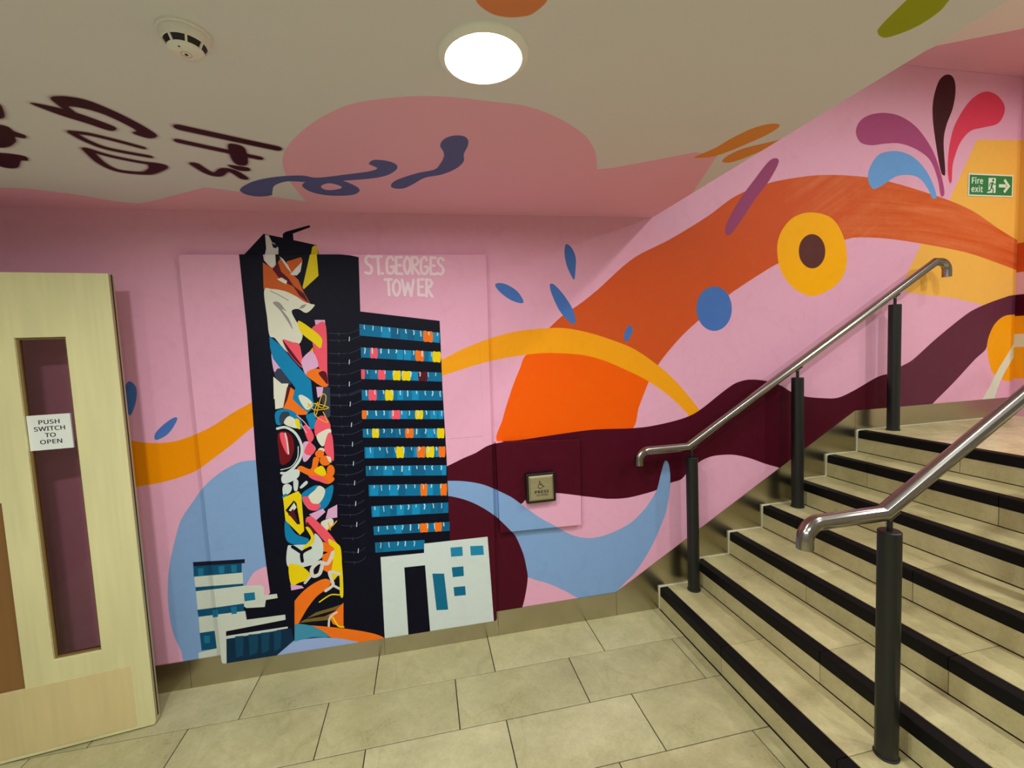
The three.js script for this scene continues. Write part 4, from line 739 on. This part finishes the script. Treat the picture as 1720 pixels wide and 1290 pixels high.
// ------------------------------------------------------------------ back wall with the mural
{
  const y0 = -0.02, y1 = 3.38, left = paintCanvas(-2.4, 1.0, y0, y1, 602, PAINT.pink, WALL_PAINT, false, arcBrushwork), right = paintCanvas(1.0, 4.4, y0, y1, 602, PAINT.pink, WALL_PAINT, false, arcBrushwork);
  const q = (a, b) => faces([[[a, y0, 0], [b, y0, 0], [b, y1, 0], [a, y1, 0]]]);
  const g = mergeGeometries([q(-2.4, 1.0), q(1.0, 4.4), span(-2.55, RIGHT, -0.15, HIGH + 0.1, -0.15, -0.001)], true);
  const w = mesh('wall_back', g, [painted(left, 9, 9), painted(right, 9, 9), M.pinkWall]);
  structure(w, 'pink wall covered by a mural of orange, blue and burgundy waves', 'wall');
  // pier at the right end of the landing, the mural carried round its corner
  const pc = document.createElement('canvas'); pc.width = 64; pc.height = 1024; const c = pc.getContext('2d'), Y = (y) => (3.38 - y) / 2.4 * 1024;
  c.fillStyle = PAINT.pink; c.fillRect(0, 0, 64, 1024);
  for (const [a, b, col] of [[2.953, 2.243, 'apricot'], [2.243, 2.038, 'arc'], [2.038, 1.9, 'pink'], [1.88, 1.728, 'burgundy'], [1.728, 1.28, 'amber'], [1.6, 1.505, 'cream']]) { c.fillStyle = PAINT[col]; c.fillRect(0, Y(a), 64, Y(b) - Y(a)); }
  const pt = new THREE.CanvasTexture(pc); pt.colorSpace = THREE.SRGBColorSpace;
  const pg = mergeGeometries([faces([[[PIER, 0.98, 0], [PIER, 0.98, 0.3], [PIER, 3.38, 0.3], [PIER, 3.38, 0]]]), span(PIER + 0.001, RIGHT, 0.98, HIGH, 0.0005, 0.3)], true);
  structure(mesh('wall_pier', pg, [painted(pt, 1, 6), M.pinkWall]), 'painted pier at the right end of the landing', 'wall');
}
// ------------------------------------------------------------------ other walls, ceilings, bulkhead
structure(mesh('wall_left', mergeGeometries([span(LEFT - 0.15, LEFT, -0.15, HIGH + 0.1, 0, 0.42), span(LEFT - 0.15, LEFT, -0.15, HIGH + 0.1, 1.36, FRONT), span(LEFT - 0.15, LEFT, 2.08, HIGH + 0.1, 0.42, 1.36)]), M.cream), 'plain grey side wall with the doorway', 'wall');
structure(mesh('wall_corridor', mergeGeometries([span(-3.6, -3.5, -0.15, 2.3, 0.2, 1.6), span(-3.5, LEFT - 0.15, -0.15, 2.3, 0.2, 0.3), span(-3.5, LEFT - 0.15, -0.15, 2.3, 1.5, 1.6), span(-3.5, LEFT - 0.15, 2.2, 2.3, 0.3, 1.5), span(-3.5, LEFT, -0.15, -0.001, 0.3, 1.5)]), M.cream), 'short corridor behind the doorway', 'wall');
structure(mesh('wall_front', span(LEFT - 0.15, RIGHT + 0.15, -0.15, HIGH + 0.1, FRONT, FRONT + 0.15), M.cream), 'plain grey wall opposite the mural', 'wall');
structure(mesh('wall_right', span(RIGHT, RIGHT + 0.15, -0.15, HIGH + 0.1, 0, FRONT), M.cream), 'plain grey wall beyond the landing', 'wall');
structure(mesh('wall_bulkhead', span(EDGE - 0.12, EDGE, CEIL + 0.002, HIGH, 0, FRONT), M.plaster), 'white bulkhead above the foot of the stairs', 'wall');
{
  const zc = 1.95, paint = paintCanvas(LEFT, EDGE, 0, zc, 545, PAINT.white, CEILING_PAINT, true, null, 0.002);
  const down = (x0, x1, z0, z1) => faces([[[x0, CEIL, z0], [x1, CEIL, z0], [x1, CEIL, z1], [x0, CEIL, z1]]], [[0, 1, 1, 1, 1, 0, 0, 0]]);
  const g = mergeGeometries([down(LEFT, EDGE, 0, zc), down(LEFT, EDGE, zc, FRONT), span(LEFT, EDGE, CEIL + 0.002, CEIL + 0.15, 0, FRONT)], true);
  structure(mesh('ceiling', g, [painted(paint, 14, 7), M.plaster, M.plaster]), 'low white ceiling painted with a pink blob, blue squiggles and lettering', 'ceiling');
  const up = paintCanvas(EDGE, RIGHT, 0, 1.6, 400, '#ece6e6', UPPER_PAINT, true, null, 0.002);
  const dn = (z0, z1) => faces([[[EDGE, HIGH, z0], [RIGHT, HIGH, z0], [RIGHT, HIGH, z1], [EDGE, HIGH, z1]]], [[0, 1, 1, 1, 1, 0, 0, 0]]);
  structure(mesh('ceiling_upper', mergeGeometries([dn(0, 1.6), dn(1.6, FRONT), span(EDGE, RIGHT, HIGH + 0.002, HIGH + 0.15, 0, FRONT)], true), [painted(up, 14, 5), M.plaster, M.plaster]), 'high pale ceiling over the stairs with a pink edge', 'ceiling');
}
// ------------------------------------------------------------------ floor of stone tiles
{
  const f = new THREE.Group(); f.name = 'floor';
  mesh('floor_bed', span(LEFT - 0.1, STAIR_X + 0.1, -0.15, -0.004, 0, FRONT), M.grout, f);
  const pitch = 0.6, gap = 0.0045, rows = [0, 0.2844]; while (rows[rows.length - 1] < FRONT - 0.05) rows.push(rows[rows.length - 1] + 0.3075); rows[rows.length - 1] = FRONT;
  for (let r = 0; r + 1 < rows.length; r++) {
    const start = (r % 2 ? 0.063 : 0.268) - 5 * pitch, cuts = [LEFT];
    for (let x = start; x < STAIR_X - 0.02; x += pitch) if (x > LEFT + 0.05) cuts.push(x);
    cuts.push(STAIR_X - 0.002);
    for (let k = 0; k + 1 < cuts.length; k++) {
      const w = cuts[k + 1] - cuts[k] - gap, d = rows[r + 1] - rows[r] - gap;
      const t = mesh('tile', sharedSlab(w, 0.02, d, 0.0012), floorStone[Math.floor(rnd() * 5)], f);
      t.position.set((cuts[k] + cuts[k + 1]) / 2, (rnd() - 0.5) * 0.0006, (rows[r] + rows[r + 1]) / 2);
    }
  }
  structure(f, 'floor of pale limestone tiles in running bond', 'floor');
}
// ------------------------------------------------------------------ staircase and landing
{
  const s = new THREE.Group(); s.name = 'staircase';
  const Z0 = 0.016, Z1 = FRONT, gap = 0.003, noseTop = 0.052, noseFront = 0.053;
  const profile = new THREE.Shape(); profile.moveTo(STAIR_X + 0.022, -0.15);
  for (let k = 1; k <= STEPS; k++) { const x = STAIR_X + (k - 1) * GO; profile.lineTo(x + 0.018, k === 1 ? 0 : (k - 1) * RISE - 0.018); profile.lineTo(x + 0.018, k * RISE - 0.018); }
  profile.lineTo(RIGHT, LAND - 0.018); profile.lineTo(RIGHT, -0.15); profile.closePath();
  mesh('stair_core', new THREE.ExtrudeGeometry(profile, { depth: Z1 - 0.007, bevelEnabled: false }).translate(0, 0, 0.007), M.concrete, s);
  const nose = new THREE.Shape(); nose.moveTo(0, -noseFront); nose.lineTo(0, -0.007); nose.absarc(0.007, -0.007, 0.007, Math.PI, Math.PI / 2, true); nose.lineTo(noseTop - 0.004, 0); nose.lineTo(noseTop, -0.003); nose.lineTo(noseTop, -noseFront); nose.closePath();
  const noses = new Map(), noseOf = (d) => { const k = Math.round(d * 2000); if (!noses.has(k)) noses.set(k, new THREE.ExtrudeGeometry(nose, { depth: d, bevelEnabled: false, curveSegments: 4 }).translate(0, 0, -d / 2)); return noses.get(k); };
  for (let k = 1; k <= STEPS; k++) {
    const x = STAIR_X + (k - 1) * GO, y = k * RISE, cuts = [Z0];
    for (let z = k % 2 ? -0.03 : 0.285; z < Z1 - 0.1; z += 0.62) if (z > Z0 + 0.1) cuts.push(z);
    cuts.push(Z1);
    for (let i = 0; i + 1 < cuts.length; i++) {
      const a = cuts[i], b = cuts[i + 1], d = b - a - gap, zc = (a + b) / 2, tone = () => stairStone[Math.floor(rnd() * 5)];
      const rh = RISE - noseFront - 0.003 - 0.001;
      const r = mesh('riser_slab', sharedSlab(rh, 0.016, d, 0.0008), tone(), s); r.rotation.z = Math.PI / 2; r.position.set(x + 0.001, y - RISE + 0.004 + rh / 2 - 0.001, zc);
      const n = mesh('nosing_strip', noseOf(d - (i ? 0 : 0.012)), M.nosing, s); n.position.set(x - 0.001, y + 0.0005, zc + (i ? 0 : 0.006));
      if (k < STEPS) { const tw = GO - noseTop - 0.002; const t = mesh('tread_slab', sharedSlab(tw, 0.018, d, 0.0008), tone(), s); t.position.set(x + noseTop + tw / 2 + 0.0005, y, zc); }
    }
    // white bead of sealant where the step meets the steel skirting
    const bead = mergeGeometries([span(x - 0.001, x + 0.006, y - RISE + 0.001, y, 0.007, Z0 - 0.001), span(x + 0.006, x + (k < STEPS ? GO : 1.2), y - 0.006, y + 0.001, 0.007, Z0 - 0.001)]);
    mesh('sealant_bead', bead, M.sealant, s);
  }
  let row = 0;
  for (let z = Z0; z < Z1 - 0.02; z += 0.3075, row++) for (let x = LAND_X + noseTop, first = row % 2 ? 0.3 : 0.6; x < RIGHT - 0.02;) {
    const w = Math.min(first, RIGHT - x), d = Math.min(0.3075, Z1 - z);
    const t = mesh('landing_tile', sharedSlab(w - 0.003, 0.018, d - 0.003, 0.0008), landingStone[Math.floor(rnd() * 5)], s); t.position.set(x + w / 2, LAND, z + d / 2); x += w; first = 0.6;
  }
  s.userData = { label: 'pale limestone staircase with black nosing strips rising to a landing', category: 'staircase', kind: 'structure' };
  scene.add(s);
}
// ------------------------------------------------------------------ steel skirting along the wall and up the stairs
{
  const b = new THREE.Group(); b.name = 'baseboard_back';
  const plate = (x0, x1) => { const g = span(x0, x1 - 0.002, 0.001, 0.146, 0.0005, 0.006); mesh('skirting_panel', g, M.sheetSteel, b); };
  plate(LEFT + 0.01, -1.25); plate(-1.25, -0.3); plate(-0.3, 0.335); plate(0.335, 1.066);
  const edge = (pts) => { const s = new THREE.Shape(); pts.forEach(([x, y], i) => (i ? s.lineTo(x, y) : s.moveTo(x, y))); s.closePath(); return new THREE.ExtrudeGeometry(s, { depth: 0.0055, bevelEnabled: false }).translate(0, 0, 0.0005); };
  mesh('skirting_panel', edge([[1.066, 0.001], [1.34, 0.001], [2.808, 0.862], [2.808, 1.139], [1.066, 0.146]]), M.sheetSteel, b);
  mesh('skirting_panel', edge([[2.81, 0.86], [4.19, 0.98], [4.19, 1.142], [2.81, 1.139]]), M.sheetSteel, b);
  structure(b, 'brushed steel skirting along the mural wall, stepping up beside the stairs', 'skirting');
}
// ------------------------------------------------------------------ raised panels on the wall
function board(points, radius, depth) {
  const s = new THREE.Shape(), n = points.length;
  for (let i = 0; i < n; i++) {
    const P = new THREE.Vector2(...points[i]), a = new THREE.Vector2(...points[(i + n - 1) % n]).sub(P).normalize().multiplyScalar(radius).add(P), b = new THREE.Vector2(...points[(i + 1) % n]).sub(P).normalize().multiplyScalar(radius).add(P);
    if (i) s.lineTo(a.x, a.y); else s.moveTo(a.x, a.y);
    s.quadraticCurveTo(P.x, P.y, b.x, b.y);
  }
  s.closePath();
  return new THREE.ExtrudeGeometry(s, { depth: depth - 0.003, bevelEnabled: true, bevelSize: 0.003, bevelOffset: -0.003, bevelThickness: 0.003, bevelSegments: 2, curveSegments: 5 });
}
function planarUv(g, x0, x1, y0, y1) { const p = g.attributes.position, uv = new Float32Array(p.count * 2); for (let i = 0; i < p.count; i++) { uv[i * 2] = (p.getX(i) - x0) / (x1 - x0); uv[i * 2 + 1] = (p.getY(i) - y0) / (y1 - y0); } g.setAttribute('uv', new THREE.BufferAttribute(uv, 2)); return g; }
{
  const R = [-1.125, 0.375, 0.1, 2.17], paint = paintCanvas(R[0], R[1], R[2], R[3], 985, PAINT.pink, PANEL_PAINT, false), m = painted(paint, 5, 7);
  m.roughness = 0.5;
  const p = thing('wall_panel', 'large raised wall panel painted with the tower block and fox art', 'panel');
  mesh('panel_board', planarUv(board([[-1.096, 0.114], [0.325, 0.105], [0.365, 2.163], [-1.116, 2.164]], 0.018, 0.03), ...R), m, p);
  mesh('access_hatch', planarUv(board([[0.085, 1.174], [0.303, 1.173], [0.305, 1.695], [0.085, 1.695]], 0.012, 0.0036).translate(0, 0, 0.0279), ...R), m, p);
  const S = [0.34, 0.87, 0.59, 1.15], bp = paintCanvas(S[0], S[1], S[2], S[3], 900, PAINT.pink, BOX_PAINT, false);
  const q = thing('wall_panel', 'small raised square panel painted burgundy, blue and pink behind the door button', 'panel');
  mesh('panel_board', planarUv(board([[0.366, 0.615], [0.851, 0.602], [0.861, 1.11], [0.366, 1.134]], 0.004, 0.03), ...S), painted(bp, 2, 2), q);
}
// ------------------------------------------------------------------ door button
{
  const cv = document.createElement('canvas'); cv.width = cv.height = 512; const g = cv.getContext('2d');
  g.fillStyle = '#b9b08c'; g.fillRect(0, 0, 512, 512);
  for (let i = 0; i < 400; i++) { g.strokeStyle = rnd() < 0.5 ? 'rgba(255,255,240,0.06)' : 'rgba(60,50,20,0.06)'; const y = rnd() * 512; g.lineWidth = 1 + rnd() * 2; g.beginPath(); g.moveTo(0, y); g.lineTo(512, y); g.stroke(); }
  const ink = '#16204a'; g.fillStyle = ink; g.strokeStyle = ink; g.textAlign = 'center';
  g.font = 'bold 98px sans-serif'; g.save(); g.translate(256, 372); g.scale(1.25, 1); g.fillText('PRESS', 0, 0); g.restore();
  g.font = 'bold 58px sans-serif'; g.save(); g.translate(262, 434); g.scale(1.12, 1); g.fillText('TO OPEN', 0, 0); g.restore();
  g.strokeStyle = '#20242c'; g.fillStyle = '#20242c'; g.lineCap = 'round'; g.lineJoin = 'round';
  g.beginPath(); g.arc(214, 92, 14, 0, 7); g.fill();
  g.lineWidth = 18; g.beginPath(); g.moveTo(216, 112); g.lineTo(222, 168); g.lineTo(268, 168); g.lineTo(292, 222); g.lineTo(322, 214); g.stroke(); g.lineWidth = 12; g.beginPath(); g.moveTo(220, 140); g.lineTo(256, 140); g.stroke();
  g.lineWidth = 14; g.beginPath(); g.arc(228, 206, 52, -2.1, 0.62, true); g.stroke();
  const t = new THREE.CanvasTexture(cv); t.colorSpace = THREE.SRGBColorSpace;
  const b = thing('door_button', 'square steel push button reading PRESS TO OPEN with wheelchair symbol', 'button', [0.607, 0.861, 0.0302]);
  mesh('back_box', new RoundedBoxGeometry(0.172, 0.172, 0.036, 3, 0.008).translate(0, 0, 0.018), M.black, b);
  const W = 0.0715, w = 0.062, z0 = 0.0362, z1 = 0.0445;
  const plate = faces([[[-w, -w, z1], [w, -w, z1], [w, w, z1], [-w, w, z1]], [[-W, -W, z0], [W, -W, z0], [w, -w, z1], [-w, -w, z1]], [[W, -W, z0], [W, W, z0], [w, w, z1], [w, -w, z1]], [[W, W, z0], [-W, W, z0], [-w, w, z1], [w, w, z1]], [[-W, W, z0], [-W, -W, z0], [-w, -w, z1], [-w, w, z1]]],
    [[0, 0, 1, 0, 1, 1, 0, 1], ...Array(4).fill([0.02, 0.02, 0.05, 0.02, 0.05, 0.05, 0.02, 0.05])]);
  mesh('push_plate', plate, std({ map: t, metalness: 0.75, roughness: 0.38 }), b);
}
// ------------------------------------------------------------------ fire exit sign
{
  const cv = document.createElement('canvas'); cv.width = 1024; cv.height = 384; const g = cv.getContext('2d');
  const white = '#dde6d6', green = '#0d7a45';
  g.fillStyle = white; g.fillRect(0, 0, 1024, 384); g.fillStyle = green; g.fillRect(20, 20, 984, 344);
  g.fillStyle = white; g.font = 'bold 150px sans-serif'; g.textBaseline = 'alphabetic'; g.save(); g.translate(58, 172); g.scale(0.98, 1); g.fillText('Fire', 0, 0); g.restore(); g.save(); g.translate(58, 318); g.scale(0.98, 1); g.fillText('exit', 0, 0); g.restore();
  g.fillRect(452, 62, 168, 262); g.fillStyle = green; g.strokeStyle = green; g.lineCap = 'round'; g.lineJoin = 'round';
  g.beginPath(); g.arc(560, 100, 24, 0, 7); g.fill();
  g.lineWidth = 40; g.beginPath(); g.moveTo(545, 150); g.lineTo(522, 222); g.stroke();
  g.lineWidth = 24; g.beginPath(); g.moveTo(522, 222); g.lineTo(566, 262); g.lineTo(560, 320); g.stroke(); g.beginPath(); g.moveTo(522, 222); g.lineTo(496, 280); g.lineTo(440, 292); g.stroke();
  g.lineWidth = 18; g.beginPath(); g.moveTo(548, 142); g.lineTo(590, 176); g.lineTo(622, 160); g.stroke(); g.beginPath(); g.moveTo(540, 142); g.lineTo(490, 160); g.lineTo(474, 206); g.stroke();
  g.strokeStyle = white; g.lineWidth = 20; g.beginPath(); g.moveTo(430, 318); g.lineTo(478, 318); g.stroke();
  g.fillStyle = white; g.fillRect(694, 166, 170, 56); g.strokeStyle = white; g.lineCap = 'butt'; g.lineJoin = 'miter'; g.lineWidth = 52; g.beginPath(); g.moveTo(820, 84); g.lineTo(926, 194); g.lineTo(820, 304); g.stroke();
  const t = new THREE.CanvasTexture(cv); t.colorSpace = THREE.SRGBColorSpace;
  const s = thing('exit_sign', 'green and white Fire exit sign with running figure and arrow', 'sign', [3.933, 2.638, 0.0005]);
  mesh('sign_plate', span(-0.2015, 0.2015, -0.0755, 0.0755, 0, 0.0035), M.whitePlastic, s);
  mesh('sign_face', faces([[[-0.2, -0.074, 0.004], [0.2, -0.074, 0.004], [0.2, 0.074, 0.004], [-0.2, 0.074, 0.004]]]), std({ map: t, roughness: 0.4 }), s);
}
// ------------------------------------------------------------------ handrails
function sweep(path, radius, sides) {          // a round tube along a path in the xy plane, mitred at the corners
  const pos = [], index = [], n = path.length;
  path.forEach(([x, y], i) => {
    const a = path[Math.max(0, i - 1)], b = path[Math.min(n - 1, i + 1)], d0 = new THREE.Vector2(x - a[0], y - a[1]).normalize(), d1 = new THREE.Vector2(b[0] - x, b[1] - y).normalize();
    if (!i) d0.copy(d1); if (i === n - 1) d1.copy(d0);
    const t = d0.clone().add(d1).normalize(), k = 1 / Math.max(0.5, t.dot(d1)), nx = -t.y * k, ny = t.x * k;
    for (let j = 0; j < sides; j++) { const u = j / sides * Math.PI * 2, c = Math.cos(u) * radius, s = Math.sin(u) * radius; pos.push(x + nx * c, y + ny * c, s); }
  });
  for (let i = 0; i + 1 < n; i++) for (let j = 0; j < sides; j++) { const a = i * sides + j, b = i * sides + (j + 1) % sides; index.push(a, b, a + sides, b, b + sides, a + sides); }
  for (const [i, flip] of [[0, 1], [n - 1, 0]]) { const cI = pos.length / 3; pos.push(path[i][0], path[i][1], 0); for (let j = 0; j < sides; j++) { const a = i * sides + j, b = i * sides + (j + 1) % sides; index.push(...(flip ? [cI, b, a] : [cI, a, b])); } }
  const g = new THREE.BufferGeometry(); g.setAttribute('position', new THREE.Float32BufferAttribute(pos, 3)); g.setIndex(index);
  const out = toCreasedNormals(g, 0.36);
  out.setAttribute('uv', new THREE.Float32BufferAttribute(new Float32Array(out.attributes.position.count * 2), 2));
  return out;
}
{
  const r = 0.0255, bend = 0.055, kneeX = 1.496, kneeY = 1.026, topX = 3.318, slope = RISE / GO, topY = kneeY + (topX - kneeX) * slope, foot = 1.186, head = 3.416;
  const path = [[foot, 0.945], [foot, kneeY - bend]];
  for (let i = 1; i <= 10; i++) { const a = Math.PI - i / 10 * Math.PI / 2; path.push([foot + bend + Math.cos(a) * bend, kneeY - bend + Math.sin(a) * bend]); }
  path.push([kneeX, kneeY], [topX, topY]);
  for (let i = 0; i <= 10; i++) { const a = Math.PI / 2 - i / 10 * Math.PI / 2; path.push([head - bend + Math.cos(a) * bend, topY - bend + Math.sin(a) * bend]); }
  path.push([head, topY - 0.098]);
  const rail = sweep(path, r, 36), post = 0.819, posts = [0, 3, 6].map((k) => [1.5264 + k * GO, RISE * (k + 1)]);
  const make = (label, z) => {
    const h = thing('handrail', label, 'handrail', [0, 0, z]);
    mesh('rail', rail, M.steel, h);
    for (const [x, y] of posts) {
      const tube = new THREE.LatheGeometry([[0, 0.002], [0.034, 0.002], [0.034, post - 0.003], [0.031, post], [0, post]].map(([a, b]) => new THREE.Vector2(a, b)), 32);
      const p = mesh('post', toCreasedNormals(tube, 0.5), M.post, h); p.position.set(x, y, 0);
      mesh('foot_ring', new THREE.TorusGeometry(0.0345, 0.004, 8, 32).rotateX(Math.PI / 2), M.postFoot, p).position.y = 0.005;
      const railY = kneeY + (x - kneeX) * slope - r * 1.12, top = y + post;
      mesh('spigot', new THREE.CylinderGeometry(0.0085, 0.0085, railY - top + 0.004, 16).translate(0, post + (railY - top) / 2, 0), M.post, p);
      mesh('saddle', new THREE.BoxGeometry(0.05, 0.005, 0.03).rotateZ(Math.atan(slope)).translate(0.004, railY - y, 0), M.steel, p);
    }
    return h;
  };
  make('stainless steel handrail on black posts beside the mural wall', 0.1029);
  make('stainless steel handrail on black posts out in the middle of the stairs', 1.2364);
}
// ------------------------------------------------------------------ open door
{
  const d = new THREE.Group(); d.name = 'door_1'; d.position.set(-1.295, 0.006, 0.227); d.rotation.y = Math.atan2(0.1308, 0.9914);
  // local x runs from the free edge (0) to the hinges (-0.91); z = 0 is the face towards the room
  const W = 0.91, Ht = 2.034, T = 0.045, hole = (x0, x1, y0, y1) => { const p = new THREE.Path(); p.moveTo(x0, y0); p.lineTo(x0, y1); p.lineTo(x1, y1); p.lineTo(x1, y0); p.closePath(); return p; };
  const s = new THREE.Shape(); s.moveTo(-W, 0); s.lineTo(-0.006, 0); s.lineTo(0, 0.012); s.lineTo(0, Ht); s.lineTo(-W, Ht); s.closePath();
  const V = [-0.331, -0.166, 0.398, 1.77], N = [-0.8, -0.433, 0.299, 1.1];
  s.holes.push(hole(...V), hole(...N));
  const bevel = 0.0015, leaf = new THREE.ExtrudeGeometry(s, { depth: T - 2 * bevel, bevelEnabled: true, bevelSize: bevel, bevelOffset: -bevel, bevelThickness: bevel, bevelSegments: 1 }).translate(0, 0, -T + bevel);
  mesh('leaf', leaf, M.door, d);
  mesh('kick_plate', slab(W - 0.075, 0.0015, 0.285, 0.0006).rotateX(Math.PI / 2).translate(-(W + 0.062) / 2, 0.1585, 0.0016), M.kick, d);
  const pane = mesh('pane', span(V[0] - 0.0, V[1], V[2], V[3], -0.0235, -0.0215), M.glass, d);
  pane.geometry = faces([[[V[0], V[2], -0.022], [V[1], V[2], -0.022], [V[1], V[3], -0.022], [V[0], V[3], -0.022]]]);
  for (const z of [-0.0165, -0.0295]) { const b = 0.008; mesh('glazing_bead', mergeGeometries([span(V[0], V[0] + b, V[2], V[3], z - 0.004, z + 0.004), span(V[1] - b, V[1], V[2], V[3], z - 0.004, z + 0.004), span(V[0] + b, V[1] - b, V[2], V[2] + b, z - 0.004, z + 0.004), span(V[0] + b, V[1] - b, V[3] - b, V[3], z - 0.004, z + 0.004)]), M.bead, d); }
  mesh('inset_panel', span(N[0] + 0.0005, N[1] - 0.0005, N[2] + 0.0005, N[3] - 0.0005, -0.03, -0.008), M.veneer, d).userData.label = 'brown wooden inset panel';
  mesh('edge_lipping', span(0.0001, 0.0016, 0.02, Ht - 0.004, -T + 0.002, -0.002), M.doorEdge, d);
  mesh('edge_seal', span(0.0017, 0.0034, 0.03, Ht - 0.002, -0.026, -0.019), M.seal, d);
  const cv = document.createElement('canvas'); cv.width = 512; cv.height = 528; const g = cv.getContext('2d');
  g.fillStyle = '#dfe4dc'; g.fillRect(0, 0, 512, 528); g.fillStyle = '#1a1c20'; g.textAlign = 'center'; g.font = '86px sans-serif';
  [['PUSH', 138], ['SWITCH', 238], ['TO', 338], ['OPEN', 438]].forEach(([t, y]) => { g.save(); g.translate(256, y); g.scale(1.24, 1); g.fillText(t, 0, 0); g.lineWidth = 3; g.strokeStyle = g.fillStyle; g.strokeText(t, 0, 0); g.restore(); });
  const t = new THREE.CanvasTexture(cv); t.colorSpace = THREE.SRGBColorSpace;
  const n = mesh('notice_sticker', mergeGeometries([faces([[[-0.328, 1.302, -0.0118], [-0.186, 1.302, -0.0118], [-0.186, 1.449, -0.0118], [-0.328, 1.449, -0.0118]]])]), std({ map: t, roughness: 0.5 }), d);
  n.userData.label = 'white notice reading PUSH SWITCH TO OPEN';
  mesh('sticker_backing', span(-0.328, -0.186, 1.302, 1.449, -0.0216, -0.0119), M.whitePlastic, d);
  for (const y of [0.25, 1.0, 1.8]) mesh('hinge', new THREE.CylinderGeometry(0.007, 0.007, 0.1, 12).translate(-W - 0.006, y, -T - 0.002), M.steel, d);
  structure(d, 'cream door standing open against the mural wall with a narrow glass pane', 'door');
}
// ------------------------------------------------------------------ smoke detector
{
  const o = thing('smoke_detector', 'white dome smoke detector with black vent slots on the ceiling', 'detector', [-0.489, CEIL, 1.253]);
  const lathe = (p, n = 48) => toCreasedNormals(new THREE.LatheGeometry(p.map(([a, b]) => new THREE.Vector2(a, b)), n), 0.6);
  mesh('base_plate', lathe([[0, -0.008], [0.05, -0.008], [0.0535, -0.006], [0.0535, 0], [0, 0]]), M.whitePlastic, o);
  mesh('body', lathe([[0, -0.026], [0.0425, -0.026], [0.0445, -0.025], [0.0475, -0.018], [0.05, -0.0095], [0.05, -0.0085], [0, -0.0085]]), M.whitePlastic, o);
  mesh('vent_mesh', lathe([[0, -0.038], [0.0335, -0.038], [0.0415, -0.026], [0, -0.026]]), M.black, o);
  mesh('cap', lathe([[0, -0.0465], [0.02, -0.046], [0.03, -0.0435], [0.0355, -0.0395], [0.036, -0.0375], [0, -0.0375]]), M.whitePlastic, o);
  for (let k = 0; k < 8; k++) { const a = k / 8 * Math.PI * 2 + 0.45, g = new THREE.BoxGeometry(0.003, 0.017, 0.0045).rotateX(0).rotateZ(-0.52).translate(0.0395, -0.0315, 0).rotateY(a); mesh('vent_rib', g, M.whitePlastic, o); }
  mesh('test_ring', new THREE.TorusGeometry(0.0105, 0.0006, 6, 28).rotateX(Math.PI / 2).translate(0, -0.0465, 0), M.doorEdge, o);
  mesh('sensor_dot', new THREE.CylinderGeometry(0.0035, 0.0035, 0.001, 14).translate(0, -0.0469, 0), M.black, o);
  mesh('indicator', new THREE.CylinderGeometry(0.0022, 0.0022, 0.001, 12).translate(-0.003, -0.0448, 0.0245), M.black, o);
}
// ------------------------------------------------------------------ downlights
{
  const ring = new THREE.LatheGeometry([[0.093, 0], [0.093, -0.007], [0.095, -0.0125], [0.1, -0.0135], [0.111, -0.009], [0.1155, -0.003], [0.1155, 0]].map(([a, b]) => new THREE.Vector2(a, b)), 64);
  const lens = new THREE.LatheGeometry([[0, -0.0052], [0.06, -0.005], [0.0928, -0.003], [0.0928, -0.0005], [0, -0.0005]].map(([a, b]) => new THREE.Vector2(a, b)), 64);
  const hang = (x, y, z, radiance, label, group) => {
    const o = thing('ceiling_light', label, 'ceiling light', [x, y, z], group);
    mesh('trim_ring', ring, M.trim, o); mesh('lamp_diffuser', lens, M.glow, o);
    const l = new THREE.RectAreaLight(LAMP_COLOR, radiance, LAMP_SIZE, LAMP_SIZE); l.position.set(0, -0.0062, 0); l.rotation.x = -Math.PI / 2; l.name = 'downlight'; o.add(l);
  };
  for (const [x, z, i, label] of LOW_LAMPS) hang(x, CEIL, z, i, label, 'round ceiling downlights');
  for (const [x, z, i, label] of HIGH_LAMPS) hang(x, HIGH, z, i, label, 'round ceiling downlights');
}
renderer.render(scene, camera);
